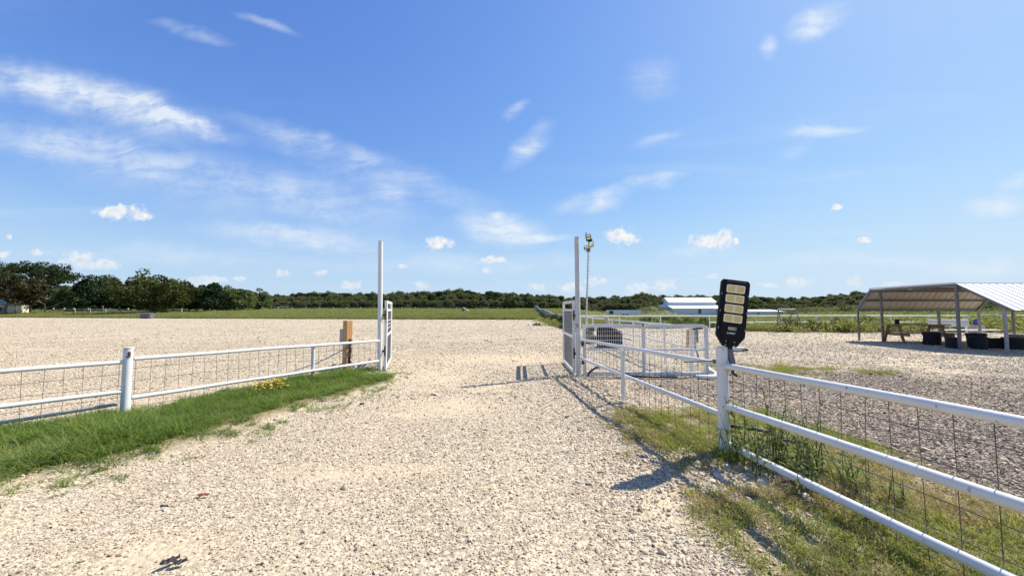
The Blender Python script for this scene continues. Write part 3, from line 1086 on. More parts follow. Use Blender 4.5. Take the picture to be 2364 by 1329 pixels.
def grass_patches():
    # lush verge under the left fence
    T = proto_collection('lush_tuft', [tuft_mesh('lush_tuft', 'grass_lush', 22, random.uniform(0.11, 0.19), random.uniform(0.05, 0.085), 0.0034, random.uniform(0.9, 1.7), 0.6) for _ in range(8)])
    n = 24000
    x = rng.uniform(-7.6, -2.2, n); y = rng.uniform(2.0, 9.2, n)
    d = poly_dist(x, y, LV) + (fbm(x, y, 2.2, 31) - 0.5) * 0.5
    p = np.maximum(sstep(-0.10, 0.42, d) * sstep(0.22, 0.62, 0.55 * fbm(x, y, 1.4, 61) + 0.45 * fbm(x, y, 5.0, 66)), 0.10 * sstep(-0.55, 0.0, d) * (fbm(x, y, 3.1, 64) > 0.5))
    k = rng.uniform(0, 1, n) < p
    x, y, d = x[k], y[k], d[k]
    n = len(x)
    h = (0.38 + 1.0 * sstep(-0.05, 0.7, d) * (0.15 + 1.5 * sstep(0.3, 0.75, fbm(x, y, 1.5, 62)) * fbm(x, y, 4.0, 63)))
    scl = np.stack([0.7 + 0.5 * h, 0.7 + 0.5 * h, h * rng.uniform(0.55, 1.35, n)], 1)
    scatter('verge_grass', np.stack([x, y, lot_z(x, y)], 1), np.stack([rng.normal(0, .22, n), rng.normal(0, .22, n), rng.uniform(0, 6.28, n)], 1), scl, rng.integers(0, 8, n), T)
    TS = proto_collection('dry_stem', [tuft_mesh('dry_stem', 'grass_dry', 7, 0.30, 0.07, 0.0020, 1.0, 0.35) for _ in range(4)])
    n = 5200
    x = rng.uniform(-7.6, -2.2, n); y = rng.uniform(2.0, 9.2, n)
    d = poly_dist(x, y, LV)
    k = rng.uniform(0, 1, n) < sstep(-0.25, 0.1, d) * (0.10 + 0.7 * sstep(0.45, 0.7, fbm(x, y, 1.8, 65)) + 0.5 * np.exp(-(d / 0.18) ** 2))
    x, y, d = x[k], y[k], d[k]; n = len(x)
    h = rng.uniform(0.35, 1.1, n) * (0.35 + 0.65 * sstep(-0.05, 0.5, d))
    scatter('verge_stems', np.stack([x, y, lot_z(x, y)], 1), np.stack([rng.normal(0, .3, n), rng.normal(0, .3, n), rng.uniform(0, 6.28, n)], 1), np.stack([h * 1.1, h * 1.1, h], 1), rng.integers(0, 4, n), TS)
    # short dry patchy grass along the right fence and in the yard
    T = proto_collection('dry_tuft', [tuft_mesh('dry_tuft', 'grass_dry' if q < 6 else 'grass_straw', 20, 0.060, 0.06, 0.0021, 1.6, 0.75) for q in range(9)])
    n = 60000
    x = rng.uniform(0.8, 9.0, n); y = rng.uniform(1.2, 10.6, n)
    m = np.maximum(strip_mask(x, y) * (0.06 + sstep(0.36, 0.62, 0.5 * fbm(x, y, 2.2, 71) + 0.5 * fbm(x, y, 6.5, 74))) * 0.95, patch_mask(x, y) * 0.8)
    k = rng.uniform(0, 1, n) < m
    x, y = x[k], y[k]
    n = len(x)
    h = rng.uniform(0.6, 1.5, n) * (0.6 + 0.9 * fbm(x, y, 1.7, 72))
    scl = np.stack([0.9 + 0.3 * h, 0.9 + 0.3 * h, h], 1)
    scatter('strip_grass', np.stack([x, y, lot_z(x, y)], 1), np.stack([rng.normal(0, .25, n), rng.normal(0, .25, n), rng.uniform(0, 6.28, n)], 1), scl, np.where(rng.uniform(0, 1, n) < 0.12 + 0.75 * sstep(0.46, 0.66, fbm(x, y, 1.6, 77)), rng.integers(6, 9, n), rng.integers(0, 6, n)), T)


grass_patches()


# ------------------------------------------------------------------ leaves and trees
def leaf_cloud(centres, radii, per, size, flat=1.0, r=None):
    """many small leaf faces around clump centres -> (V, F)"""
    r = r or rng
    C = np.repeat(np.asarray(centres, float), per, axis=0)
    Rr = np.repeat(np.asarray(radii, float), per)
    n = len(C)
    d = r.normal(0, 1, (n, 3))
    d /= np.linalg.norm(d, axis=1)[:, None] + 1e-9
    rad = Rr * r.uniform(0.25, 1.0, n) ** 0.5
    P = C + d * rad[:, None] * np.array([1, 1, flat])
    a = r.normal(0, 1, (n, 3)); a /= np.linalg.norm(a, axis=1)[:, None]
    b = r.normal(0, 1, (n, 3)); b -= (a * b).sum(1)[:, None] * a; b /= np.linalg.norm(b, axis=1)[:, None] + 1e-9
    s = size * r.uniform(0.6, 1.35, n)[:, None]
    V = np.stack([P - a * s, P - b * s * 0.55, P + a * s, P + b * s * 0.55], 1).reshape(-1, 3)
    F = np.arange(4 * n).reshape(n, 4)
    return V, F


def crown_clumps(kind, rx, z0, z1, n):
    """clump centres and radii of a crown between heights z0 and z1"""
    zc, rz = (z0 + z1) / 2, (z1 - z0) / 2
    c, rr = [], []
    while len(c) < n:
        d = np.array([random.gauss(0, 1), random.gauss(0, 1), random.gauss(0, 1)])
        d /= np.linalg.norm(d)
        q = random.uniform(0.35, 1.0) ** 0.6
        if kind == 'cedar':
            t = random.random() ** 0.8
            a = random.uniform(0, 6.283)
            w = rx * (1 - t) ** 1.0 * random.uniform(0.5, 1.25) * (0.75 + 0.35 * math.sin(3 * a + rx * 7)) + 0.10 * rx
            c.append((w * math.cos(a), w * math.sin(a), z0 + (z1 - z0) * t))
            rr.append(rx * random.uniform(0.14, 0.30))
            continue
        if kind == 'dome':
            lob = 0.86 + 0.16 * math.sin(2.0 * math.atan2(d[1], d[0]) + 4 * d[2] + rx)
            p = d * min(q, 0.84) * lob
            c.append((p[0] * rx, p[1] * rx, zc + p[2] * rz))
            rr.append(min(rx, rz) * random.uniform(0.22, 0.36))
            continue
        if kind == 'spread' and d[2] < -0.35:
            continue
        lob = 0.72 + 0.42 * math.sin(2.3 * math.atan2(d[1], d[0]) + 1.7 * d[2] * 3 + rx) ** 2
        p = d * q * lob
        c.append((p[0] * rx, p[1] * rx, zc + p[2] * rz))
        rr.append(min(rx, rz) * random.uniform(0.16, 0.36))
    return c, rr


def trunk_mb(h, r, lean=0.0, limbs=6, rx=2.0, z_limb=0.35, forks=1):
    mb = MB()
    pts, rad = [], []
    a = random.uniform(0, 6.28)
    for i in range(7):
        t = i / 6
        pts.append((lean * h * t * t + 0.06 * h * math.sin(3 * t + a) * t, 0.05 * h * math.sin(4 * t + a * 2) * t, h * t))
        rad.append(r * (1.25 if i == 0 else 1) * (1 - 0.72 * t))
    mb.tube(pts, rad, 8)
    for k in range(limbs):
        t = z_limb + (0.95 - z_limb) * (k + random.random() * 0.6) / limbs
        i = min(5, int(t * 6))
        b = Vector(pts[i]).lerp(Vector(pts[i + 1]), t * 6 - i)
        an = k * 2.4 + random.uniform(-.5, .5)
        ln = rx * random.uniform(0.5, 0.95) * (1.1 - 0.4 * t)
        e = b + Vector((math.cos(an) * ln, math.sin(an) * ln, ln * random.uniform(0.25, 0.8)))
        m = b.lerp(e, 0.5) + Vector((0, 0, -0.06 * ln))
        rr = r * (1 - 0.7 * t) * 0.55
        mb.tube([b, m, e], [rr, rr * 0.7, rr * 0.25], 6)
    return mb


def make_tree(name, label, loc, height, rx, kind, leafmat, barkmat='bark', nclump=90, per=46, size=0.16, z0f=0.22, lean=0.0, trunk_r=None, group=None, flat=0.7, cat='tree'):
    t = thing(name, label, cat, loc, group)
    tr = trunk_mb(height * (0.9 if kind == 'cedar' else 0.72), trunk_r or height * 0.022, lean, 5 if kind == 'cedar' else 9, rx * (0.5 if kind == 'cedar' else 0.9))
    o = bpy.data.objects.new('trunk', link_mesh('trunk', tr.v, tr.f, barkmat, True))
    COL.objects.link(o); o.parent = t; WL[o.name] = WL[t.name]
    c, rr = crown_clumps(kind, rx, height * z0f, height * 0.97, nclump)
    cn = np.array(c); keep_ = [i for i in range(len(c)) if np.sort(np.linalg.norm(cn - cn[i], axis=1))[2] < 1.05 * rr[i] + 0.12 * rx]
    c, rr = [c[i] for i in keep_], [rr[i] for i in keep_]
    c = [(p[0] + lean * height * (p[2] / height) ** 2, p[1], p[2]) for p in c]
    V, F = leaf_cloud(c, rr, int(per * 1.25), size * 1.45, flat)
    add_obj('crown', np_mesh('crown', V, F, leafmat, False), t)
    return t


def at_px(px, y):
    return (px - 1182) / 890.0 * y


TREES = [
    # px, distance, top px, half width px, kind, leaf, bark, label, options
    (72, 78, 601, 88, 'spread', 'leaf_oak', 'bark', 'tallest feathery oak with open layered crown at the far end of the treeline', dict(nclump=230, per=44, size=0.13, z0f=0.36, flat=0.55)),
    (14, 70, 630, 78, 'round', 'leaf_brown', 'bark', 'broad brownish tree hanging over the cream shed', dict(nclump=130, per=50, size=0.16, z0f=0.26)),
    (106, 74, 660, 52, 'round', 'leaf_oak', 'bark_pale', 'small tree with a pale bent trunk beside the cream shed', dict(nclump=80, per=46, size=0.15, z0f=0.30, lean=0.06)),
    (160, 92, 664, 42, 'round', 'leaf_wood', 'bark', 'light green tree behind the pale trunked tree', dict(nclump=80, per=44, size=0.17, z0f=0.05)),
    (196, 84, 648, 44, 'cedar', 'leaf_cedar', 'bark', 'dark pointed cedar left of the leaning wispy tree', dict(nclump=150, per=46, size=0.15, z0f=0.02)),
    (238, 94, 630, 40, 'spread', 'leaf_cedar', 'bark', 'wispy tree leaning left above the cedars', dict(nclump=110, per=44, size=0.14, z0f=0.2, lean=-0.03, flat=0.55)),
    (276, 88, 652, 52, 'round', 'leaf_cedar', 'bark', 'dark dense tree between the leaning wispy tree and the big dome', dict(nclump=120, per=48, size=0.16, z0f=0.04)),
    (358, 76, 630, 86, 'round', 'leaf_bright', 'bark', 'big dome shaped tree with yellow green top in the treeline', dict(nclump=190, per=56, size=0.15, z0f=0.06)),
    (437, 84, 652, 46, 'round', 'leaf_oak', 'bark', 'rounded tree against the right flank of the big dome', dict(nclump=110, per=46, size=0.16, z0f=0.04)),
    (492, 82, 654, 38, 'cedar', 'leaf_cedar', 'bark', 'spiky dark cedar right of the big dome', dict(nclump=130, per=46, size=0.15, z0f=0.02)),
    (542, 86, 660, 44, 'round', 'leaf_wood', 'bark', 'olive bushy tree near the low end of the left treeline', dict(nclump=110, per=46, size=0.16, z0f=0.03)),
    (40, 96, 640, 70, 'round', 'leaf_cedar', 'bark', 'dark tree mass standing far back behind the cream shed', dict(nclump=150, per=46, size=0.16, z0f=0.03)),
    (128, 100, 652, 46, 'round', 'leaf_cedar', 'bark', 'dark tree filling the gap behind the pale bent trunk', dict(nclump=130, per=46, size=0.16, z0f=0.03)),
    (320, 92, 646, 60, 'round', 'leaf_oak', 'bark', 'dark tree half hidden behind the left side of the big dome', dict(nclump=140, per=46, size=0.16, z0f=0.03)),
    (400, 94, 650, 54, 'round', 'leaf_cedar', 'bark', 'dark tree half hidden behind the right side of the big dome', dict(nclump=130, per=46, size=0.16, z0f=0.03)),
    (590, 96, 666, 40, 'round', 'leaf_wood', 'bark', 'last tall tree where the left treeline drops to the far wood', dict(nclump=100, per=44, size=0.17, z0f=0.03)),
]
for px, y, top, hw, kind, leaf, bark, lab, opt in TREES:
    x = at_px(px, y)
    z = float(terrain(x, y))
    h = 1.4 + (714 - top) * y / 890.0 - z
    make_tree('cedar_tree' if kind == 'cedar' else 'tree', lab, (x, y, z - 0.05), h, hw * y / 890.0, kind, leaf, bark, group='trees behind the left field', **opt)

# three lone trees in the field in front of the far wood
for px, y, top, hw, leaf, lab in ((1086, 118, 692, 20, 'leaf_bright', 'small yellowish tree standing alone in the green field'),
                                  (1176, 130, 688, 19, 'leaf_oak', 'round tree with a short dark trunk near the end of the grey fence'),
                                  (1222, 140, 693, 14, 'leaf_cedar', 'dark little tree at the far end of the grey fence')):
    x = at_px(px, y); z = float(terrain(x, y))
    make_tree('field_tree', lab, (x, y, z - 0.05), 1.4 + (714 - top) * y / 890 - z, hw * y / 890, 'round', leaf, 'bark', 70, 40, 0.17, 0.12, group='lone trees in the field')


# far wood: one mass nobody could count
def far_wood():
    protos = []
    for k, (leaf, rx, kind) in enumerate((('leaf_wood', 2.9, 'round'), ('leaf_oak', 2.6, 'round'), ('leaf_wood', 3.2, 'round'), ('leaf_wood', 2.4, 'round'), ('leaf_shrub', 3.4, 'round'), ('leaf_wood', 3.0, 'round'))):
        H = 9.0 if k < 4 else 6.0
        c, rr = crown_clumps('dome', rx, 0.1 if k >= 4 else 0.5, H, 110)
        rr = [q * 1.15 for q in rr]
        V, F = leaf_cloud(c, rr, 40, 0.30, 0.75)
        t = trunk_mb(H * 0.7, 0.16, 0.0, 4, rx * 0.8)
        tv = np.array([tuple(v) for v in t.v])
        me = bpy.data.meshes.new('wood_tree')
        allv = np.concatenate([V, tv])
        faces = [tuple(f) for f in F] + [tuple(i + len(V) for i in f) for f in t.f]
        me.from_pydata(allv.tolist(), [], faces)
        me.materials.append(MAT[leaf]); me.materials.append(MAT['bark'])
        mi = np.zeros(len(faces), np.int32); mi[len(F):] = 1
        me.polygons.foreach_set('material_index', mi)
        me.update()
        protos.append(me)
    coll = proto_collection('wood_tree', protos)
    topx = [-500, 100, 560, 620, 700, 780, 860, 950, 1060, 1120, 1200, 1280, 1340, 1400, 1480, 1560, 1740, 1800, 1870, 1930, 1975, 2040, 2150, 2364, 2900]
    topy = [660, 662, 666, 681, 674, 672, 676, 671, 669, 670, 676, 682, 685, 683, 677, 680, 683, 687, 686, 676, 672, 681, 688, 684, 680]
    P, Rt, Sc, Ix = [], [], [], []
    for row, (dy, hf, kinds, step) in enumerate(((0, 0.52, (4, 5, 4), 3.0), (7, 0.78, (0, 1, 5, 4), 3.4), (15, 0.95, (0, 1, 2, 3), 3.8), (26, 1.02, (0, 1, 2), 4.2), (38, 0.97, (0, 1, 2), 5.0))):
        px = -500.0
        while px < 2900:
            y0 = float(np.interp(px, [-500, 560, 620, 1300, 1400, 1900, 2000, 2900], [120, 122, 168, 172, 178, 172, 140, 150]))
            y = y0 + dy + random.uniform(-2.5, 2.5)
            x = at_px(px, y)
            z = float(terrain(x, y))
            top = float(np.interp(px, topx, topy))
            h = (1.4 + (714 - top) * y / 890.0 - z) * hf * random.uniform(0.95, 1.17)
            i = random.choice(kinds)
            base = 9.0 if i < 4 else 6.0
            s = h / base
            P.append((x, y, z - 0.1)); Rt.append((0, 0, random.uniform(0, 6.28)))
            w = max(s, 0.55) * random.uniform(0.85, 1.15)
            Sc.append((w, w, s)); Ix.append(i)
            px += step * 890 / y * random.uniform(0.75, 1.25) * max(0.8, w)
    scatter('far_wood', P, Rt, Sc, Ix, coll)


far_wood()


# rough meadow: weed clumps over the field
def meadow():
    protos = []
    for k in range(5):
        n = 46
        C = [(random.gauss(0, 0.42), random.gauss(0, 0.42), random.uniform(0.05, 0.42)) for _ in range(n)]
        V, F = leaf_cloud(C, [0.16] * n, 22, 0.030, 0.9)
        protos.append(np_mesh('meadow_clump', V, F, 'grass_field', False))
    coll = proto_collection('meadow_clump', protos)
    P = []
    n = 30000
    y = 24 + (168 - 24) * rng.uniform(0, 1, n) ** 1.4
    x = rng.uniform(-1.5, 1.5, n) * y
    k = ~in_lot(x, y) & (fbm(x, y, 0.16, 81) + rng.uniform(-.25, .25, n) > 0.42)
    k &= ~((np.abs(x - 48) < 9) & (y > 97) & (y < 112))
    k &= ~((x > 14) & (rng.uniform(0, 1, n) < 0.72))
    x, y = x[k], y[k]
    n = len(x)
    s = (0.55 + 0.9 * fbm(x, y, 0.12, 82)) * rng.uniform(0.7, 1.3, n) * (1 + 0.6 * sstep(0.62, 0.85, x / y)) * (1 - 0.55 * sstep(0.12, 0.22, x / y) * (1 - sstep(0.58, 0.66, x / y)))
    scatter('meadow_weeds', np.stack([x, y, terrain(x, y) - 0.05], 1), np.stack([np.zeros(n), np.zeros(n), rng.uniform(0, 6.28, n)], 1), np.stack([s * 1.3, s * 1.3, s], 1), rng.integers(0, 5, n), coll)
    protos2 = []
    for k in range(4):
        C = [(random.gauss(0, 0.5), random.gauss(0, 0.5), random.uniform(0.05, 0.6)) for _ in range(46)]
        V, F = leaf_cloud(C, [0.2] * 46, 20, 0.040, 0.9)
        protos2.append(np_mesh('brush_clump', V, F, ('leaf_wood', 'leaf_shrub', 'leaf_wood', 'leaf_hedge')[k % 4], False))
    coll2 = proto_collection('brush_clump', protos2)
    n2 = 16000
    y2 = 27 + (172 - 27) * rng.uniform(0, 1, n2) ** 1.2
    x2 = rng.uniform(0.16, 1.6, n2) * y2
    u2 = x2 / y2
    k2 = ~in_lot(x2, y2) & (rng.uniform(0, 1, n2) < 0.75 * sstep(0.20, 0.40, u2) * sstep(0.25, 0.6, fbm(x2, y2, 0.10, 83)) + np.exp(-((x2 - 37) / 5) ** 2 - ((y2 - 103) / 9) ** 2))
    k2 &= ~((np.abs(x2 - 48) < 9) & (y2 > 97) & (y2 < 112)) & ~((np.abs(x2 - 44.5) < 5.5) & (np.abs(y2 - 71) < 3))
    x2, y2 = x2[k2], y2[k2]
    n2 = len(x2)
    u2 = x2 / y2
    low = 1 - 0.6 * ((u2 > 0.14) & (u2 < 0.735) & (y2 < 97))
    s2 = low * rng.uniform(0.5, 1.25, n2) * (0.5 + 0.9 * sstep(0.45, 0.75, x2 / y2)) * (0.6 + 0.4 * sstep(30, 80, y2))
    scatter('brush', np.stack([x2, y2, terrain(x2, y2) - 0.05], 1), np.stack([np.zeros(n2), np.zeros(n2), rng.uniform(0, 6.28, n2)], 1), np.stack([s2 * 1.3, s2 * 1.3, s2], 1), rng.integers(0, 4, n2), coll2)
    # ragged dark edge of weeds along the gravel
    x = np.concatenate([rng.uniform(-100, 3.6, 1700), rng.uniform(3.7, 15, 120), rng.uniform(15, 45, 420)])
    y = np.where(x < 3.7, lot_edge(x) + rng.uniform(0.1, 1.3, len(x)), np.where(x < 15.3, 29.6 + rng.uniform(0, 1.2, len(x)), 24.7 + rng.uniform(0, 1.4, len(x))))
    n = len(x)
    s = rng.uniform(0.45, 0.95, n)
    scatter('edge_weeds', np.stack([x, y, terrain(x, y) - 0.04], 1), np.stack([np.zeros(n), np.zeros(n), rng.uniform(0, 6.28, n)], 1), np.stack([s, s, s], 1), rng.integers(0, 5, n), coll)


meadow()


# ------------------------------------------------------------------ bushes
def make_bush(label, loc, w, h, leaf, group=None, per=48, size=0.032, n=70, name='bush'):
    t = thing(name, label, 'bush', loc, group)
    C, rr = [], []
    for i in range(n):
        a = random.uniform(0, 6.283); q = math.sqrt(random.random())
        zz = random.uniform(0.08, 1.0)
        lim = 1.0 - 0.55 * zz ** 2
        C.append((math.cos(a) * q * w * lim, math.sin(a) * q * w * 0.6 * lim, zz * h * (0.85 + 0.3 * random.random())))
        rr.append(h * random.uniform(0.14, 0.24))
    V, F = leaf_cloud(C, rr, per, size, 0.9)
    add_obj('foliage', np_mesh('foliage', V, F, leaf, False), t)
    mb = MB()
    for i in range(9):
        a = random.uniform(0, 6.283); r = random.uniform(0.2, 0.8) * w
        mb.tube([(0.15 * r * math.cos(a), 0.15 * r * math.sin(a), 0), (0.6 * r * math.cos(a), 0.4 * r * math.sin(a), h * 0.5), (r * math.cos(a), 0.6 * r * math.sin(a), h * random.uniform(0.7, 1.1))], 0.012, 5, True, 0.004)
    o = bpy.data.objects.new('stems', link_mesh('stems', mb.v, mb.f, 'stem', True))
    COL.objects.link(o); o.parent = t
    return t


for px, y, w, h, leaf, lab in (
        (1495, 29.6, 1.1, 0.72, 'leaf_hedge', 'leafy green bush right behind the brown hanging boards side of the wire gate'),
        (1540, 29.9, 1.2, 0.80, 'leaf_hedge', 'leafy green bush below the left end of the white barn'),
        (1588, 29.7, 1.2, 0.82, 'leaf_hedge', 'leafy green bush below the barn window'),
        (1625, 29.4, 0.8, 0.66, 'leaf_hedge', 'leafy green bush nearest the tilted street lamp'),
        (1450, 30.3, 1.0, 0.45, 'leaf_hedge', 'low green bush below the white trailer'),
        (1822, 24.3, 0.9, 0.75, 'leaf_weed', 'tangled pale weeds between the legs of the swing frame'),
        (1882, 24.2, 1.0, 0.62, 'leaf_weed', 'pale weed bush right of the swing frame'),
        (1938, 24.1, 1.0, 0.78, 'leaf_weed', 'yellowish weed bush left of the metal shelter'),
        (2003, 24.3, 1.0, 1.0, 'leaf_hedge', 'dark green bush just behind the corner post of the metal shelter'),
        (2075, 25.9, 1.3, 0.7, 'leaf_weed', 'weed bush behind the picnic table'),
        (2340, 26.0, 1.2, 0.65, 'leaf_weed', 'weed bush at the edge of the photo beyond the shelter'),
        (1362, 15.8, 0.28, 0.60, 'leaf_hedge', 'pale green weed bush behind the left end of the wire gate'),
        (1268, 42.0, 0.9, 0.75, 'leaf_weed', 'pale weeds at the foot of the wavy grey fence'),
        (1283, 37.5, 0.8, 0.85, 'leaf_hedge', 'green weeds in front of the wavy grey fence'),
        (1298, 33.0, 0.7, 0.75, 'leaf_hedge', 'bright green weeds beside the edge of the open right gate'),
        (1240, 33.0, 0.45, 0.22, 'leaf_weed', 'small dry weed clump alone on the cream gravel')):
    x = at_px(px, y)
    make_bush(lab, (x, y, float(terrain(x, y)) + 0.0), w, h, leaf, 'weed bushes along the far fences', n=60 if w > 0.5 else 30)
# rough shrubs on the slope beyond the shelter
k = 0
for px in range(1960, 2560, 34):
    y = 62 + 26 * ((k * 0.37) % 1.0)
    x = at_px(px + random.uniform(-8, 8), y)
    make_bush('scrubby shrub on the green slope behind the metal shelter', (x, y, float(terrain(x, y))), random.uniform(1.8, 3.0), random.uniform(1.2, 2.2), ('leaf_wood', 'leaf_shrub', 'leaf_weed')[k % 3], 'shrubs on the slope behind the shelter', 22, 0.11, 60, 'shrub')
    k += 1
for px, y in ((1372, 140), (1500, 108), (1518, 106), (1760, 95), (1800, 90), (1850, 96), (1905, 92), (1950, 84)):
    x = at_px(px, y)
    make_bush('scrubby shrub out beyond the far white fence', (x, y, float(terrain(x, y)) - 0.1), random.uniform(2.0, 3.4), random.uniform(1.0, 2.4), ('leaf_shrub', 'leaf_weed')[k % 2], 'shrubs beyond the far white fence', 22, 0.13, 60, 'shrub')
    k += 1


# ------------------------------------------------------------------ fences
def pline(a, b, n=12, wob=0.0, seed=0):
    out = []
    for i in range(n + 1):
        t = i / n
        p = lerp(a, b, t)
        w = wob * math.sin(t * 9.1 + seed) * math.sin(math.pi * t)
        out.append((p[0] + w * 0.6, p[1], p[2] + w * 0.5 * math.cos(seed + 5 * t)))
    return out


def wire_panel(parent, a, b, zb, zt, sp=0.154, hz=None, r=0.0028, mat='wire', name='wire_panel', n=4):
    """welded wire between plan points a and b; zb/zt = (height at a, height at b)"""
    mb = MB()
    L = math.hypot(b[0] - a[0], b[1] - a[1])
    nv = max(1, int(L / sp))
    for i in range(nv + 1):
        t = (i + 0.5) / (nv + 1)
        x, y = a[0] + (b[0] - a[0]) * t, a[1] + (b[1] - a[1]) * t
        j = random.gauss(0, 0.007)
        mb.tube([(x + j, y, zb[0] + (zb[1] - zb[0]) * t), (x - j, y, zt[0] + (zt[1] - zt[0]) * t)], r, n, False)
    for h in (hz or []):
        pts = []
        for i in range(7):
            t = i / 6
            z0, z1 = zb[0] + (zb[1] - zb[0]) * t, zt[0] + (zt[1] - zt[0]) * t
            pts.append((a[0] + (b[0] - a[0]) * t + random.gauss(0, 0.003), a[1] + (b[1] - a[1]) * t, z0 + (z1 - z0) * h + random.gauss(0, 0.009)))
        mb.tube(pts, r, n, False)
    return put(name, mb, mat, parent)


def post(parent, x, y, z1, r, mat='white_paint', z0=-0.25, cap=True, lean=(0, 0), name='post', n=16):
    mb = MB()
    mb.tube([(x, y, z0), (x + lean[0], y + lean[1], z1)], r, n)
    if cap:
        mb.tube([(x + lean[0], y + lean[1], z1 - 0.012), (x + lean[0], y + lean[1], z1 + 0.006)], r * 1.05, n)
    return put(name, mb, mat, parent, True)


def open_post(parent, x, y, z1, r, mat='white_paint', wall=0.006, name='post', n=20):
    """pipe post with an open top"""
    mb = MB()
    c = Vector((x, y, 0))
    prof = [(r, -0.25), (r, z1), (r - wall, z1 + 0.001), (r - wall, z1 - 0.25)]
    vs, fs = [], []
    for q, z in prof:
        for k in range(n):
            a = 2 * math.pi * k / n
            vs.append((x + q * math.cos(a), y + q * math.sin(a), z))
    for i in range(3):
        for k in range(n):
            k2 = (k + 1) % n
            fs.append((i * n + k, i * n + k2, (i + 1) * n + k2, (i + 1) * n + k))
    fs.append(tuple(3 * n + k for k in range(n)))
    mb.add(vs, fs)
    return put(name, mb, mat, parent, True)


PW = 'white_paint'
# --- left road fence: from beyond the left edge of the photo to the left gate pole
LP, LG = (-4.9, 4.96), (-2.97, 8.64)
LF = thing('pipe_fence', 'low white pipe fence over the lush green verge', 'fence', (LP[0], LP[1], 0))
open_post(LF, LP[0], LP[1], 0.90, 0.050)
mb = MB(); mb.tube([(LP[0], LP[1], 0.905), (LP[0], LP[1], 0.918)], 0.053, 20)
put('post_cap', mb, PW, LF, True)
mb = MB(); mb.box((LP[0] + 0.045, LP[1] - 0.03, 0.83), (0.02, 0.02, 0.07)); mb.tube([(LP[0] + 0.03, LP[1] - 0.05, 0.80), (LP[0] + 0.07, LP[1] - 0.06, 0.81)], 0.008, 6)
put('post_latch', mb, 'rust', LF)
TH = (-4.24, 7.61)
TH = (LP[0] + (LG[0] - LP[0]) * 0.62, LP[1] + (LG[1] - LP[1]) * 0.62)
post(LF, TH[0], TH[1], 0.70, 0.030, name='post', cap=False, n=12)
for za, zb_, seed in ((0.766, 0.706, 1), (0.272, 0.266, 2)):
    mb = MB(); mb.tube(pline((LP[0] + 0.03, LP[1] + 0.05, za), (LG[0] + 0.02, LG[1] - 0.05, zb_), 14, 0.012, seed), 0.027, 10)
    put('rail', mb, PW, LF, True)
wire_panel(LF, LP, LG, (0.0, 0.0), (0.76, 0.70), hz=(0.2, 0.42, 0.64, 0.84))
E0 = (-7.6, -0.23)
E0 = (LP[0] - 0.60 * 3.4, LP[1] - 1.0 * 3.4)
for z1, z0, seed in ((0.735, 0.78, 3), (0.365, 0.42, 4)):
    mb = MB(); mb.tube(pline((LP[0] - 0.02, LP[1] - 0.04, z1), (E0[0], E0[1], z0), 10, 0.015, seed), 0.026, 10)
    put('rail', mb, PW, LF, True)
mb = MB(); mb.tube(pline((LP[0] - 0.12, LP[1] + 0.02, 0.20), (E0[0] - 0.12, E0[1] + 0.05, 0.13), 10, 0.03, 5), 0.021, 10)
put('ground_pipe', mb, 'galv', LF, True)
wire_panel(LF, LP, E0, (0.0, 0.0), (0.73, 0.78), hz=(0.2, 0.4, 0.6, 0.8))
post(LF, E0[0], E0[1], 0.92, 0.054)

# timber post with its grey box, behind the fence
WP = thing('timber_post', 'brown square timber post standing behind the low white fence', 'post', (-3.84, 9.05, 0))
mb = MB(); mb.box((-3.84, 9.05, 0.47), (0.15, 0.15, 1.34), Matrix.Rotation(R(-32), 3, 'Z'))
put('beam', mb, 'timber_post', WP, bevel=0.006)
mb = MB(); mb.box((-3.985, 9.08, 0.79), (0.085, 0.10, 0.30), Matrix.Rotation(R(14), 3, 'Z'))
put('box', mb, 'galv', WP, bevel=0.008)
mb = MB(); mb.box((-3.74, 8.94, 0.42), (0.05, 0.03, 0.60), Matrix.Rotation(R(14), 3, 'Z'))
put('iron_strap', mb, 'rust', WP)
for z in (0.55, 0.38):
    mb = MB(); mb.tube([(-3.95, 8.975, z), (-3.73, 8.92, z + 0.01)], 0.006, 6)
    put('wire_tie', mb, 'wire_white', WP)
mb = MB(); mb.tube([(-3.93, 9.0, 0.46), (-4.38, 8.75, 0.20), (-4.75, 8.45, 0.06)], 0.012, 8)
put('stay_rod', mb, 'galv', WP, True)
for a, b in (((-3.74, 8.98, 0.24), (-3.50, 8.85, 0.02)), ((-3.24, 8.92, 0.26), (-3.48, 8.86, 0.02)), ((-3.95, 8.95, 0.06), (-4.25, 8.7, 0.02))):
    mb = MB(); mb.bar(a, b, 0.035)
    put('brace', mb, 'galv', WP)


# --- gate poles and gate leaves
def gate_pole(label, x, y, h, lean, side, mat, cat='gate pole'):
    t = thing('gate_pole', label, cat, (x, y, 0), 'tall poles either side of the open gate')
    mb = MB(); mb.tube([(x, y, -0.3), (x + lean, y, h)], 0.052, 18)
    put('pole', mb, mat, t, True)
    mb = MB(); mb.tube([(x + lean, y, h - 0.006), (x + lean, y, h + 0.008)], 0.054, 18)
    put('cap', mb, 'white_worn', t, True)
    for z in (1.27, 0.47):
        mb = MB()
        mb.box((x + side * 0.075, y + 0.02, z), (0.06, 0.05, 0.05))
        mb.tube([(x + side * 0.085, y + 0.035, z - 0.10), (x + side * 0.085, y + 0.035, z + 0.11)], 0.017, 8)
        put('hinge', mb, 'rust', t)
    return t


gate_pole('tall white pole at the end of the low verge fence', -2.93, 8.64, 2.93, -0.04, 1, 'white_paint')
gate_pole('tall weathered white pole where the wire gate begins', 1.40, 8.19, 2.94, -0.01, -1, 'white_worn')


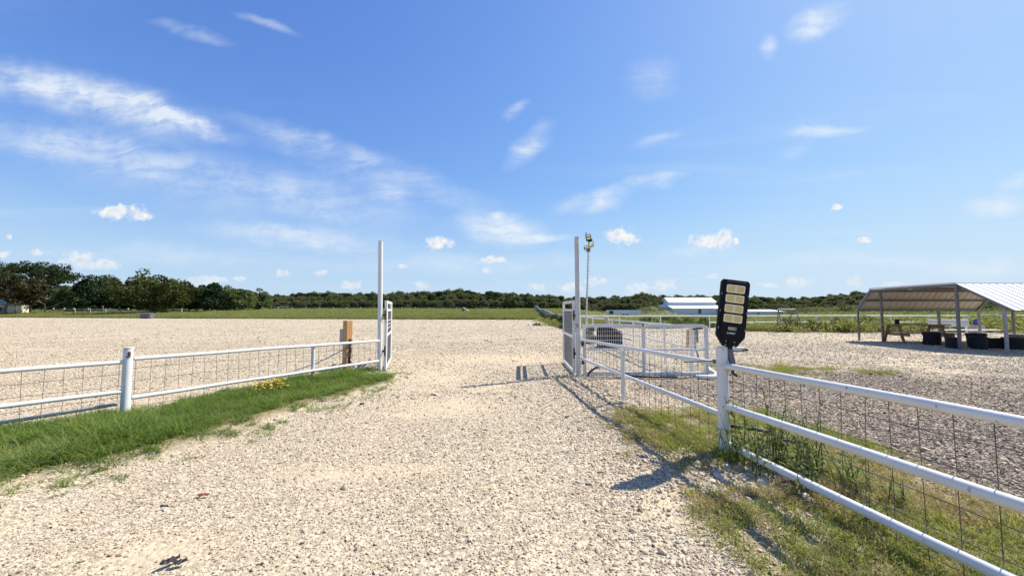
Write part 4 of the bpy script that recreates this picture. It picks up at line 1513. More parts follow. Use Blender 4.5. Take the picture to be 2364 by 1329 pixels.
def mesh_wires(mb, o, s, L, z0, z1, dv, dh, r):
    o, s = Vector(o), Vector(s)
    nv = max(1, int(L / dv))
    for i in range(1, nv):
        p = o + s * (L * i / nv)
        mb.tube([(p.x, p.y, z0), (p.x, p.y, z1)], r, 4, False)
    nh = max(1, int((z1 - z0) / dh))
    for i in range(1, nh):
        z = z0 + (z1 - z0) * i / nh
        a, b = o, o + s * L
        mb.tube([(a.x, a.y, z), (b.x, b.y, z)], r, 4, False)


def gate_leaf(label, a, b, extra, dv):
    t = thing('gate_leaf', label, 'gate', (a[0], a[1], 0), 'leaves of the open driveway gate')
    A, B = Vector((a[0], a[1], 0)), Vector((b[0], b[1], 0))
    L = (B - A).length
    s = (B - A) / L
    z0, z1 = 0.075, 1.57
    for p, w in ((A, 0.055), (B, 0.055)):
        mb = MB(); mb.bar((p.x, p.y, z0 - 0.03), (p.x, p.y, z1 + 0.028), w)
        put('stile', mb, PW, t)
    for z, w in ((z0, 0.055), (z1, 0.055), (1.385, 0.05), (0.80, 0.045)):
        mb = MB(); q0, q1 = A + s * 0.028, B - s * 0.028
        mb.bar((q0.x, q0.y, z), (q1.x, q1.y, z), w)
        put('rail', mb, PW, t)
    for z in extra:
        mb = MB(); q0, q1 = A + s * 0.028, B - s * 0.028
        mb.bar((q0.x, q0.y, z), (q1.x, q1.y, z), 0.014)
        put('thin_rail', mb, PW, t)
    mb = MB()
    mesh_wires(mb, A + s * 0.03, s, L - 0.06, z0 + 0.02, 0.78, dv, 0.10, 0.0032)
    mesh_wires(mb, A + s * 0.03, s, L - 0.06, 0.82, 1.365, dv, 0.10, 0.0032)
    put('wire_mesh', mb, 'grey_steel', t)
    return t


gate_leaf('white framed gate leaf swung open behind the pole at the verge fence', (-2.845, 8.74), (-3.31, 10.55), (1.13, 1.04, 0.95), 0.020)
gate_leaf('white framed gate leaf swung open beside the weathered pole', (1.325, 8.32), (1.355, 10.1), (), 0.050)

# --- right road fence: gate pole -> corner post -> towards the camera
CP = (2.02, 3.74)
RF = thing('pipe_fence', 'white pipe fence with wire running from the weathered gate pole past the tilted lamp', 'fence', (CP[0], CP[1], 0))
open_post(RF, CP[0], CP[1], 1.04, 0.052)
RP = (1.43, 8.15)
post(RF, 1.655, 5.81, 0.79, 0.026, cap=False, n=12)
for za, zb_, seed in ((0.77, 0.872, 6), (0.38, 0.395, 7)):
    mb = MB(); mb.tube(pline((RP[0], RP[1], za), (CP[0] - 0.01, CP[1] + 0.05, zb_), 14, 0.012, seed), 0.026, 12)
    put('rail', mb, PW, RF, True)
wire_panel(RF, RP, CP, (-0.02, 0.0), (0.77, 0.87), hz=(0.12, 0.3, 0.62, 0.8), r=0.0025)
NE = (2.02 + (3.74 + 1.0) * 0.095, -1.0)
for za, zb_, r, seed in ((0.866, 0.965, 0.028, 8), (0.487, 0.635, 0.031, 9), (0.134, 0.285, 0.030, 10)):
    mb = MB(); mb.tube(pline((CP[0] + 0.01, CP[1] - 0.04, za), (NE[0], NE[1], zb_), 18, 0.014, seed), r, 14)
    put('rail', mb, PW, RF, True)
post(RF, NE[0], NE[1], 1.12, 0.057)
OW = 0.045
wire_panel(RF, (CP[0] + OW, CP[1]), (NE[0] + OW, NE[1]), (-0.01, 0.12), (0.86, 0.96), hz=(0.085, 0.26, 0.44, 0.66, 0.84), r=0.0026)
# clamp and strap at the corner post
mb = MB(); mb.bar((1.98, 3.80, 0.90), (1.80, 4.05, 0.855), 0.045, 0.012); mb.box((1.985, 3.79, 0.895), (0.03, 0.05, 0.04))
put('latch_bar', mb, 'grey_steel', RF)
mb = MB()
for k in range(3):
    mb.tube([(2.02 + 0.057 * math.cos(a), 3.74 + 0.057 * math.sin(a), 0.85 + k * 0.013 + 0.01 * math.sin(2 * a)) for a in [i * math.pi / 8 for i in range(17)]], 0.0045, 6)
put('wire_wrap', mb, 'wire_white', RF)
mb = MB(); mb.tube([(2.10, 3.70, 0.84), (2.085, 3.68, 0.80), (2.12, 3.66, 0.775)], 0.014, 8)
put('cable_tie', mb, 'black_rubber', RF, True)

# --- solar street lamp strapped to the corner post
LO = Vector((2.078, 3.70, 1.045))
tilt = R(7.6)
ls = Vector((math.cos(tilt) * 0.995, -0.10, -math.sin(tilt))).normalized()
lu = Vector((math.sin(tilt), 0.0, math.cos(tilt)))
lu = (lu - ls * lu.dot(ls)).normalized()
ln_ = ls.cross(lu).normalized()
if ln_.y > 0:
    ln_ = -ln_                                   # towards the camera
LM = thing('street_lamp', 'tilted black solar street lamp strapped to the white corner post', 'street lamp', (2.09, 3.71, 0.75))
HW = 0.131


def lp(a, b, c=0.0):
    return LO + ls * a + lu * b + ln_ * c


outline = [(-0.062, 0.0), (0.062, 0.0), (HW, 0.098), (HW, 0.615), (HW - 0.018, 0.643), (-HW + 0.018, 0.643), (-HW, 0.615), (-HW, 0.098)]
mb = MB(); mb.prism(outline, lp(0, 0, -0.045), ls, lu, ln_, 0.040)
put('housing', mb, 'black_plastic', LM, bevel=0.006)
mb = MB(); mb.prism([(a * 0.80, 0.045 + b * 0.90) if b > 0.05 else (a * 0.9, 0.06) for a, b in outline], lp(0, 0, -0.006), ls, lu, ln_, 0.010)
put('front_bezel', mb, 'black_plastic', LM, bevel=0.004)
mb = MB(); mb.prism([(-0.115, 0.12), (0.115, 0.12), (0.115, 0.62), (-0.115, 0.62)], lp(0, 0, -0.052), ls, lu, ln_, 0.008)
put('solar_panel', mb, 'solar_glass', LM)


def rrect(cx, cy, w, h, r=0.012):
    pts = []
    for qx, qy, a0 in ((1, 1, 0), (-1, 1, 90), (-1, -1, 180), (1, -1, 270)):
        for k in range(4):
            a = R(a0 + k * 30)
            pts.append((cx + qx * (w / 2 - r) + r * math.cos(a), cy + qy * (h / 2 - r) + r * math.sin(a)))
    return pts


for i in range(4):
    cy = 0.643 - 0.090 - i * 0.0945
    mb = MB(); mb.prism(rrect(-0.004, cy, 0.166, 0.077), lp(0, 0, 0.004), ls, lu, ln_, 0.008)
    m = put('lamp_lens', mb, 'led_frame', LM)
    for sx in (-1, 1):
        mb = MB(); mb.prism(rrect(-0.004 + sx * 0.040, cy, 0.062, 0.056, 0.005), lp(0, 0, 0.0125), ls, lu, ln_, 0.003)
        put('led_chip', mb, 'led_chip', m)
mb = MB(); mb.prism(rrect(0.0, 0.643 - 0.470, 0.074, 0.030, 0.004), lp(0, 0, 0.004), ls, lu, ln_, 0.006)
sn = put('motion_sensor', mb, 'sensor', LM)
mb = MB(); c = lp(0.022, 0.643 - 0.470, 0.011); mb.tube([c - ln_ * 0.001, c + ln_ * 0.002], 0.006, 10)
put('sensor_eye', mb, 'black_plastic', sn)
for a, b in ((-0.041, 0.050), (0.036, 0.048), (-0.041, 0.016), (0.036, 0.014)):
    mb = MB(); c = lp(a, b, -0.005); mb.tube([c, c + ln_ * 0.004], 0.0055, 10)
    put('screw', mb, 'galv', LM)
for sx in (-1, 1):
    for b in (0.17, 0.335, 0.50):
        mb = MB(); c = lp(sx * (HW - 0.010), b, -0.004)
        R3 = Matrix((ls, lu, ln_)).transposed()
        mb.box(c, (0.005, 0.020, 0.004), R3)
        put('clip', mb, 'galv', LM)
mb = MB(); mb.tube([lp(0.0, 0.15, -0.052), lp(0.0, 0.0, -0.030), (2.094, 3.70, 0.90), (2.092, 3.70, 0.845)], 0.029, 14)
put('mounting_arm', mb, 'dark_steel', LM, True)
mb = MB(); mb.prism([(-0.024, -0.02), (0.024, -0.02), (0.018, 0.11), (-0.018, 0.11)], lp(0, 0, -0.006), ls, lu, ln_, 0.012)
put('arm_socket', mb, 'black_plastic', LM, bevel=0.004)
fc = bpy.data.curves.new('lettering', 'FONT')
fc.body = 'LANKY'
fc.size = 0.024
fc.align_x = 'CENTER'
fc.align_y = 'CENTER'
fc.extrude = 0.0004
fc.offset = 0.0006
fc.materials.append(MAT['lettering'])
ftmp = bpy.data.objects.new('lettering_text', fc)
COL.objects.link(ftmp)
bpy.context.view_layer.update()
fm = bpy.data.meshes.new_from_object(ftmp)
bpy.data.objects.remove(ftmp)
fo = bpy.data.objects.new('lettering', fm)
COL.objects.link(fo)
fo.parent = LM
zx = ls.cross(lu)
fo.matrix_local = Matrix.Translation(lp(-0.004, 0.643 - 0.515, 0.0052) - WL[LM.name]) @ Matrix((ls, lu, zx)).transposed().to_4x4()

# --- wire gate standing parallel to the road behind the fence
WG = thing('wire_gate', 'wide white framed gate with square wire mesh behind the corner fence', 'gate', (2.8, 8.24, 0))
GA, GB = Vector((1.545, 8.29, 0)), Vector((4.10, 8.19, 0))
gs = (GB - GA).normalized(); GLn = (GB - GA).length
for x in (0.0, 0.488, 1.0):
    p = GA.lerp(GB, x)
    mb = MB(); mb.bar((p.x, p.y, 0.0), (p.x, p.y, 1.055 if x in (0, 1) else 1.02), 0.062)
    put('stile', mb, PW, WG)
for z, w in ((1.052, 0.065), (0.55, 0.035), (0.055, 0.06)):
    for q0, q1 in ((0.0, 0.488), (0.488, 1.0)):
        a, b = GA.lerp(GB, q0) + gs * 0.032, GA.lerp(GB, q1) - gs * 0.032
        mb = MB(); mb.bar((a.x, a.y, z), (b.x, b.y, z), w)
        put('rail', mb, PW, WG)
mb = MB()
mesh_wires(mb, GA + gs * 0.03 + Vector((0, -0.012, 0)), gs, GLn - 0.06, 0.08, 1.03, 0.045, 0.088, 0.0027)
put('wire_mesh', mb, 'wire_white', WG)
mb = MB(); mb.bar((4.02, 8.17, 1.0), (3.82, 8.18, 0.985), 0.03)
put('latch', mb, 'rust', WG)
for z in (0.68, 0.30):
    mb = MB(); mb.box((1.50, 8.25, z), (0.05, 0.04, 0.12)); put('hinge', mb, 'rust', WG)

# --- fence going back from the wire gate
BF = thing('pipe_fence', 'two rail white fence running back from the wire gate to the light pole', 'fence', (3.93, 8.45, 0))
for y, zt, r in ((8.42, 1.03, 0.04), (9.9, 1.0, 0.025), (12.4, 1.0, 0.025), (15.0, 1.0, 0.04), (18.5, 1.0, 0.03), (22.0, 1.0, 0.03)):
    post(BF, 3.90 - 0.004 * (y - 8), y, zt, r, n=10)
for z0, z1, r in ((1.015, 1.0, 0.03), (0.56, 0.575, 0.02)):
    mb = MB(); mb.tube(pline((3.90, 8.45, z0), (3.86, 15.0, z1), 8, 0.01, 3), r, 10); put('rail', mb, PW, BF, True)
    mb = MB(); mb.tube(pline((3.86, 15.0, z1), (3.84, 24.0, z1), 8, 0.01, 3), r, 8); put('rail', mb, PW, BF, True)
wire_panel(BF, (3.92, 8.5), (3.88, 15), (0, 0), (1.0, 1.0), sp=0.3, hz=(0.2, 0.4, 0.75), r=0.002)

# --- far white fence across the back of the yard
FF = thing('pipe_fence', 'long white two rail fence across the back of the yard', 'fence', (4.25, 24.2, 0))
fy = lambda x: 24.0 + (x - 4.25) * 0.035
for x in (4.25, 4.65, 6.7, 9.3, 12.4):
    post(FF, x, fy(x), 1.0, 0.032, 'white_far', n=8)
for x in (16.95, 19.3, 21.65, 24.2, 26.75, 29.3):
    post(FF, x, fy(x), 0.985, 0.045, 'white_far', n=8)
for a, b in ((4.25, 16.95), (16.95, 29.3)):
    mb = MB(); mb.tube(pline((a, fy(a), 0.995), (b, fy(b), 0.985), 10, 0.012, a), 0.036, 8); put('rail', mb, 'white_far', FF, True)
for a, b in ((12.4, 16.95), (16.95, 23.0), (24.2, 29.3)):
    mb = MB(); mb.tube(pline((a, fy(a), 0.59), (b, fy(b), 0.60), 10, 0.012, a), 0.032, 8); put('rail', mb, 'white_far', FF, True)
wire_panel(FF, (4.3, fy(4.3) + .03), (12.4, fy(12.4) + .03), (0, 0), (0.98, 0.98), sp=0.4, hz=(0.3, 0.6), r=0.004)
YG = thing('field_gate', 'white gate in the far fence behind the metal shelter, sagging towards its hinge', 'gate', (29.6, 25.0, 0))
for x in (29.55, 31.45):
    mb = MB(); mb.bar((x, 25, 0.05), (x, 25, 1.07 if x > 30 else 1.02), 0.06); put('stile', mb, 'white_far', YG)
for z0, z1 in ((1.02, 1.08), (0.12, 0.18), (0.58, 0.62)):
    mb = MB(); mb.bar((29.58, 25, z0), (31.42, 25, z1), 0.05); put('rail', mb, 'white_far', YG)
FR = thing('pipe_fence', 'white two rail fence beyond the shelter after the field gate', 'fence', (31.6, 25.0, 0))
for x in (31.65, 34.2, 36.8, 39.5):
    post(FR, x, 25.05, 1.06, 0.07 if x < 32 else 0.045, 'white_far', n=8)
for z in (1.0, 0.56):
    mb = MB(); mb.tube(pline((31.65, 25.05, z), (39.5, 25.05, z), 8, 0.01, 1), 0.035, 8); put('rail', mb, 'white_far', FR, True)

# --- wavy grey panel fence running away beyond the open gate
GF = thing('panel_fence', 'grey panel fence with a wavy top rail running away along the field', 'fence', (4.3, 33, 0))
ysf = list(np.linspace(24.3, 84, 40))
topf = lambda y: 1.02 + 0.16 * math.sin((y - 24) / 60 * 15.0 + 0.9) + 0.004 * (y - 33)
pts = [(4.30 + 0.010 * (y - 24), y, topf(y) + float(terrain(4.3, y))) for y in ysf]
mb = MB(); mb.tube(pts, 0.032, 8); put('top_rail', mb, 'white_far', GF, True)
for i in range(0, 40, 2):
    x, y, z = pts[i]
    gz = float(terrain(x, y))
    mb = MB(); mb.bar((x, y, gz - 0.1), (x, y, z), 0.07); put('post', mb, 'galv', GF)
for i in range(0, 38, 2):
    x0, y0, z0 = pts[i]; x1, y1, z1 = pts[i + 2]; xm, ym, zm = pts[i + 1]
    mb = MB()
    g0, g1 = float(terrain(x0, y0)), float(terrain(x1, y1))
    n = 8
    vs = []
    for k in range(n + 1):
        t = k / n
        x = x0 + (x1 - x0) * t; y = y0 + (y1 - y0) * t
        zt = (z0 + (zm - z0) * t * 2) if t < 0.5 else (zm + (z1 - zm) * (t - 0.5) * 2)
        w = 0.02 * (k % 2)
        vs += [(x + 0.03 + w, y, g0 + (g1 - g0) * t + 0.05), (x + 0.03 + w, y, zt - 0.02), (x + 0.045 + w, y, g0 + (g1 - g0) * t + 0.05), (x + 0.045 + w, y, zt - 0.02)]
    fs = []
    for k in range(n):
        a = 4 * k
        fs += [(a, a + 4, a + 5, a + 1), (a + 2, a + 3, a + 7, a + 6), (a + 1, a + 5, a + 7, a + 3)]
    mb.add(vs, fs)
    put('panel', mb, 'tarp_grey', GF)

# --- wire fence with thin posts in front of the far wood, and a white pipe pen
WF = thing('wire_fence', 'thin wire fence on pale posts in front of the far wood', 'fence', (-70, 150, float(terrain(-70, 150))))
for x in np.arange(-92, -2, 5.4):
    z = float(terrain(x, 152))
    mb = MB(); mb.bar((x, 152, z - 0.1), (x, 152, z + 1.15), 0.11); put('post', mb, 'white_far', WF)
for z in (1.05, 0.7):
    mb = MB(); mb.tube([(x, 152, float(terrain(x, 152)) + z) for x in np.arange(-92, 0, 9)], 0.022, 4); put('wire', mb, 'galv', WF)
PN = thing('pipe_pen', 'white pipe pen at the foot of the far wood', 'pen', (-93, 149, float(terrain(-93, 149))))
z = float(terrain(-93, 149))
for x in (-96.6, -94.4, -92.2, -90.2):
    mb = MB(); mb.bar((x, 149, z - 0.2), (x, 149, z + 1.1), 0.17); put('post', mb, 'white_far', PN)
mb = MB(); mb.bar((-96.7, 149, z + 1.12), (-86.5, 149, z + 1.2), 0.18); put('rail', mb, 'white_far', PN)

# --- thin farm fence posts in front of the left trees
for i, (px, y) in enumerate([(205, 68.5), (256, 68.2), (297, 67.6), (150, 70.5), (125, 71.0), (172, 69.6)]):
    x = at_px(px, y); z = float(terrain(x, y))
    t = thing('fence_post', 'thin dark steel post with a white cap in the grass, %s' % ('third from the grey tank', 'second from the grey tank', 'nearest the grey tank', 'fifth from the grey tank', 'nearest the cream shed', 'fourth from the grey tank')[i], 'fence post', (x, y, z), 'steel posts before the left trees')
    mb = MB(); mb.bar((x, y, z - 0.1), (x, y, z + 1.25), 0.075); put('shaft', mb, 'dark_steel', t)
    mb = MB(); mb.box((x, y, z + 1.30), (0.16, 0.16, 0.12)); put('cap', mb, 'white_far', t)
TF = thing('rail_fence', 'dark rail fence beneath the trees next to the cream shed', 'fence', (-82, 76, float(terrain(-82, 76))))
for k in range(10):
    x = -92 + k * 3.0; z = float(terrain(x, 76))
    mb = MB(); mb.bar((x, 76, z - 0.1), (x, 76, z + 1.1), 0.12); put('post', mb, 'weathered', TF)
for zz in (0.5, 0.95):
    mb = MB(); mb.tube([(x, 76, float(terrain(x, 76)) + zz) for x in np.arange(-92, -64, 3)], 0.05, 6); put('rail', mb, 'weathered', TF)

# ------------------------------------------------------------------ cream shed under the left trees
hz_ = float(terrain(-97, 74))
SH = thing('shed', 'low cream shed with a dull green roof under the left trees', 'shed', (-100, 75, hz_))
mb = MB(); mb.box((-105.4, 76.6, hz_ + 0.85), (17.6, 1.2, 2.3)); put('wall', mb, 'cream', SH)
mb = MB()
mb.prism([(-1.7, 2.02), (0, 3.0), (1.7, 2.02), (1.7, 2.16), (0, 3.14), (-1.7, 2.16)], (-114.8, 76.6, hz_), (0, 1, 0), (0, 0, 1), (1, 0, 0), 18.6)
put('roof', mb, 'green_roof', SH)
for x in (-108, -104.6, -101.6, -98.7, -96.7):
    mb = MB(); mb.bar((x, 75.2, hz_ - 0.2), (x, 75.2, hz_ + 1.98), 0.16); put('porch_post', mb, 'bark', SH)
for x in (-106.4, -100.4):
    mb = MB(); mb.box((x, 75.98, hz_ + 1.1), (1.0, 0.06, 0.9)); put('window', mb, 'window_dark', SH)
for z in (0.55, 0.95):
    mb = MB(); mb.bar((-108, 75.2, hz_ + z), (-96.4, 75.2, hz_ + z), 0.06); put('porch_rail', mb, 'weathered', SH)

# galvanised tank and tilted trough in the field
z = 0.01
TK = thing('water_tank', 'grey round metal stock tank lying at the edge of the gravel', 'tank', (-56.0, 59.3, z))
mb = MB(); mb.tube([(-56.9, 59.5, z + 0.43), (-56.88, 59.5, z + 0.43), (-55.05, 59.1, z + 0.43), (-55.02, 59.1, z + 0.43)], 0.43, 20); put('barrel', mb, 'tank_grey', TK, True)
for a in (-56.85, -56.25, -55.65, -55.1):
    yq = 59.5 - (a + 56.9) / 1.85 * 0.4
    mb = MB(); mb.tube([(a - 0.02, yq, z + 0.43), (a + 0.02, yq, z + 0.43)], 0.438, 20); put('rib', mb, 'tank_grey', TK, True)
z = float(terrain(-9.6, 80))
TR = thing('board', 'white board tilted on a dark block in the green field', 'board', (-9.6, 80, z))
mb = MB(); mb.bar((-10.1, 80, z + 0.95), (-8.95, 80, z + 0.30), 0.6, 0.13); put('panel', mb, 'white_far', TR)
mb = MB(); mb.box((-10.1, 80, z + 0.42), (0.42, 0.4, 0.6), Matrix.Rotation(R(20), 3, 'Y')); mb.box((-9.5, 80, z + 0.35), (0.3, 0.3, 0.4)); put('block', mb, 'black_rubber', TR)
for px, y in ((765, 70), (775, 69)):
    x = at_px(px, y); z = float(terrain(x, y))
    t = thing('dead_branch', 'grey dead branch in the field grass, the one %s the tall pole' % ('farther from' if px < 770 else 'nearer to'), 'branch', (x, y, z), 'dead branches in the field')
    mb = MB()
    mb.tube([(x - 0.7, y, z + 0.2), (x, y, z + 0.45), (x + 0.8, y, z + 0.75)], 0.05, 6, True, 0.02)
    mb.tube([(x, y, z + 0.45), (x - 0.5, y + .2, z + 0.7)], 0.03, 6, True, 0.01)
    put('limb', mb, 'bark', t)

# ------------------------------------------------------------------ white barn, trailer and low building
BN = thing('barn', 'white metal barn with raised centre roof and lean-to side', 'barn', (47, 101, 0))
mb = MB(); mb.box((47.25, 99.9, 0.72), (12.6, 3.4, 1.76)); put('lean_to_wall', mb, 'barn_wall', BN)
mb = MB(); mb.prism([(-0.25, 1.56), (3.2, 2.36), (3.2, 2.46), (-0.25, 1.66)], (40.7, 98.1, 0), (0, 1, 0), (0, 0, 1), (1, 0, 0), 13.1); put('lean_to_roof', mb, 'barn_roof', BN)
mb = MB(); mb.box((47.5, 104.2, 1.6), (12.4, 5.0, 3.6)); put('wall', mb, 'barn_wall', BN)
mb = MB(); mb.prism([(-2.5, 3.3), (2.5, 3.3), (0, 4.45)], (41.35, 104.2, 0), (0, 1, 0), (0, 0, 1), (1, 0, 0), 12.3); put('gable', mb, 'barn_wall', BN)
mb = MB(); mb.prism([(-2.75, 3.24), (0, 4.50), (2.75, 3.24), (2.75, 3.34), (0, 4.60), (-2.75, 3.34)], (41.1, 104.2, 0), (0, 1, 0), (0, 0, 1), (1, 0, 0), 12.8); put('roof', mb, 'barn_roof', BN)
W1 = MB(); W1.box((47.7, 98.16, 0.95), (0.92, 0.10, 1.15)); wf = put('window', W1, 'white_far', BN)
for dz in (-0.27, 0.27):
    mb = MB(); mb.box((47.7, 98.10, 0.95 + dz), (0.74, 0.05, 0.46)); put('pane', mb, 'window_dark', wf)
mb = MB(); mb.box((52.4, 98.15, 1.18), (0.9, 0.1, 0.22)); put('vent', mb, 'window_dark', BN)
mb = MB(); mb.box((40.6, 103.6, 1.2), (1.7, 3.2, 2.9)); put('annex', mb, 'barn_roof', BN)
mb = MB(); mb.box((41.3, 101.0, 1.0), (0.08, 1.2, 2.0)); mb.box((40.8, 101.95, 1.0), (0.6, 0.08, 2.0)); put('door', mb, 'barn_wall', BN)
for k in range(10):
    mb = MB(); x = 41.4 + k * 1.3
    mb.box((x, 98.185, 0.7), (0.05, 0.06, 1.66)); put('wall_rib', mb, 'barn_wall', BN)
mb = MB(); mb.box((52.9, 97.0, 0.92), (1.6, 1.6, 0.10)); put('porch_roof', mb, 'barn_roof', BN)
for x in (52.2, 53.6):
    mb = MB(); mb.bar((x, 96.3, -0.1), (x, 96.3, 0.88), 0.08); put('porch_post', mb, 'barn_wall', BN)

TL = thing('trailer', 'long low white box trailer parked in the field left of the barn', 'trailer', (26, 90, 0.2))
mb = MB(); mb.box((25.2, 90, 0.72), (6.0, 2.2, 0.92)); put('body', mb, 'barn_wall', TL)
mb = MB(); mb.box((28.92, 90, 0.72), (1.4, 2.1, 0.96)); put('nose', mb, 'roof_white', TL)
mb = MB(); mb.box((25.9, 90, 1.22), (7.4, 2.3, 0.07)); put('roof', mb, 'barn_roof', TL)
mb = MB(); mb.box((22.85, 88.86, 0.72), (0.9, 0.06, 0.7)); put('open_end', mb, 'window_dark', TL)
for x in (25.6, 26.5):
    mb = MB(); mb.tube([(x, 88.85, 0.12), (x, 89.05, 0.12)], 0.3, 14); put('wheel', mb, 'black_rubber', TL, True)

LB = thing('low_shed', 'long low white metal shed right behind the tilted street lamp', 'shed', (43, 70, 0))
mb = MB(); mb.prism([(40.0, 0.10), (48.9, -0.05), (48.9, 0.98), (40.0, 0.98)], (0, 69.6, 0), (1, 0, 0), (0, 0, 1), (0, 1, 0), 3.5); put('wall', mb, 'barn_wall', LB)
mb = MB(); mb.prism([(-0.3, 0.96), (3.8, 1.30), (3.8, 1.38), (-0.3, 1.04)], (39.7, 69.6, 0), (0, 1, 0), (0, 0, 1), (1, 0, 0), 9.4); put('roof', mb, 'barn_roof', LB)
for k in range(3):
    mb = MB(); mb.bar((40.4 + k * 4.0, 69.5, -0.2), (40.4 + k * 4.0, 69.5, 0.9), 0.12); put('leg', mb, 'grey_steel', LB)

# ------------------------------------------------------------------ pole with floodlight
FL = thing('light_pole', 'thin white climbing pole with a black floodlight on a yellow bracket', 'light pole', (3.80, 20, 0))
mb = MB(); mb.tube([(3.80, 20, -0.2), (3.985, 20, 4.46)], 0.052, 12, True, 0.036); put('pole', mb, 'white_worn', FL, True)
for k in range(15):
    z = 1.55 + k * 0.185
    x = 3.80 + 0.04 * z
    mb = MB(); mb.tube([(x + 0.04, 20, z), (x + 0.13, 20, z + 0.02)], 0.012, 6); put('climbing_peg', mb, 'galv', FL)
mb = MB(); mb.tube([(3.985, 20, 4.40), (3.99, 20, 4.58)], 0.11, 10); mb.tube([(3.92, 20, 4.58), (3.74, 19.98, 4.62)], 0.03, 6); mb.tube([(3.80, 19.98, 4.60), (3.80, 19.98, 4.48)], 0.03, 6); put('junction_box', mb, 'grey_steel', FL)
mb = MB(); mb.bar((3.78, 20, 4.70), (4.28, 20, 4.70), 0.05); mb.bar((4.24, 20, 4.70), (4.25, 20, 4.98), 0.05); mb.bar((4.0, 20, 4.58), (4.02, 20, 4.92), 0.08); mb.bar((4.03, 19.9, 4.62), (4.18, 19.9, 4.62), 0.05); mb.bar((4.16, 19.9, 4.62), (4.16, 19.9, 4.84), 0.04)
put('bracket', mb, 'yellow', FL)
RT = Matrix.Rotation(R(-10), 3, 'Y')
mb = MB(); mb.box((3.985, 19.94, 5.13), (0.26, 0.10, 0.34), RT); mb.tube([(4.02, 19.97, 4.95), (4.03, 20, 4.86)], 0.035, 8); mb.box((4.08, 19.98, 4.99), (0.18, 0.12, 0.12), RT); put('floodlight', mb, 'black_plastic', FL)
for dz in (0.07, -0.07):
    mb = MB(); mb.box((3.975 + dz * 0.17 * -1, 19.885, 5.15 + dz), (0.19, 0.012, 0.10), RT); put('led_panel', mb, 'led_frame', FL)
mb = MB(); mb.tube([(3.87, 19.95, 5.22), (3.83, 19.95, 5.40), (3.88, 19.95, 5.42), (3.92, 19.95, 5.28)], 0.012, 6); mb.tube([(4.12, 19.95, 5.12), (4.22, 19.95, 5.05), (4.13, 19.95, 4.96)], 0.012, 6); put('cable', mb, 'black_rubber', FL, True)

# ------------------------------------------------------------------ things behind the wire gate
BK = thing('burn_barrel', 'charred black stump-like heap with a tan board leaning on top behind the wire gate', 'heap', (3.52, 14.1, 0))
mb = MB()
for cx, cy, cz, r, h, tl in ((3.33, 14.1, 0, 0.23, 0.75, 3), (3.60, 14.15, 0, 0.25, 0.70, -4), (3.78, 14.0, 0, 0.20, 0.62, 8)):
    pr = [(r * 0.98, -0.05), (r * 1.06, 0.12), (r * 1.02, h * 0.5), (r * 1.05, h * 0.8), (r * 0.88, h), (r * 0.4, h + 0.02)]
    mb.lathe(pr, (cx, cy, cz), 16, 0.22)
put('heap', mb, 'char', BK)
mb = MB(); mb.box((3.36, 14.05, 0.74), (0.42, 0.3, 0.09), Matrix.Rotation(R(4), 3, 'Y')); put('lid', mb, 'black_rubber', BK, bevel=0.02)
mb = MB(); mb.box((3.44, 14.0, 0.95), (0.15, 0.06, 0.36), Matrix.Rotation(R(-12), 3, 'Y') @ Matrix.Rotation(R(-25), 3, 'Z')); put('board', mb, 'weathered', BK)
mb = MB(); mb.box((3.22, 13.95, 0.80), (0.10, 0.08, 0.06), Matrix.Rotation(R(30), 3, 'Z')); put('block', mb, 'pvc', BK)
mb = MB(); mb.tube([(3.06, 14.0, 0.30), (2.94, 14.0, 0.36)], 0.03, 6); mb.tube([(3.10, 14.0, 0.2), (2.98, 14.0, 0.27)], 0.025, 6); mb.tube([(4.02, 14.0, 0.36), (4.3, 13.9, 0.30)], 0.018, 6); put('prong', mb, 'rust', BK)

HB = thing('hanging_boards', 'weathered brown boards hanging on the end of the fence behind the wire gate', 'boards', (3.98, 8.5, 0.56))
for x, z0, z1, w, m in ((3.875, 0.575, 0.95, 0.05, 'timber_post'), (3.975, 0.68, 0.965, 0.12, 'weathered'), (4.02, 0.55, 0.70, 0.07, 'weathered'), (4.075, 0.68, 0.95, 0.055, 'grey_steel')):
    mb = MB(); mb.box((x, 8.54 + random.uniform(-.015, .015), (z0 + z1) / 2), (w, 0.035, z1 - z0), Matrix.Rotation(R(random.uniform(-3, 3)), 3, 'Y')); put('board', mb, m, HB)
mb = MB(); mb.tube([(4.03, 8.53, 0.55), (4.06, 8.5, 0.42), (4.08, 8.5, 0.34)], 0.018, 6); put('strap', mb, 'dark_steel', HB)
mb = MB(); mb.tube([(3.98, 8.515, 0.90), (3.98, 8.535, 0.90)], 0.025, 8); put('knot', mb, 'bark', HB)

PV = MB()
arc = [(3.72, 7.86, 0.045), (3.86, 7.80, 0.05), (4.0, 7.80, 0.055), (4.13, 7.86, 0.06), (4.20, 8.05, 0.08), (4.17, 8.22, 0.12), (4.12, 8.30, 0.22)]
PV.tube(arc, 0.045, 12)
o = put('plastic_pipe', PV, 'pvc', None, True); tag(o, 'bent white plastic pipe lying round the foot of the wire gate', 'pipe')
PV = MB(); PV.tube([(1.58, 8.13, 0.0), (1.62, 8.12, 0.10), (1.74, 8.1, 0.19), (1.9, 8.08, 0.22), (2.1, 8.05, 0.16), (2.45, 8.0, 0.04), (2.9, 7.95, 0.02), (3.35, 7.9, 0.03)], 0.022, 10)
o = put('hose', PV, 'black_rubber', None, True); tag(o, 'black hose arching out of the ground beside the weathered gate pole', 'hose')
PV = MB(); PV.tube([(2.16, 4.02, 0.215), (2.24, 3.99, 0.22), (2.5, 3.92, 0.20), (2.75, 3.9, 0.10), (3.0, 3.95, 0.02)], 0.020, 10)
o = put('hose', PV, 'black_rubber', None, True); tag(o, 'black hose slung behind the white corner post', 'hose')

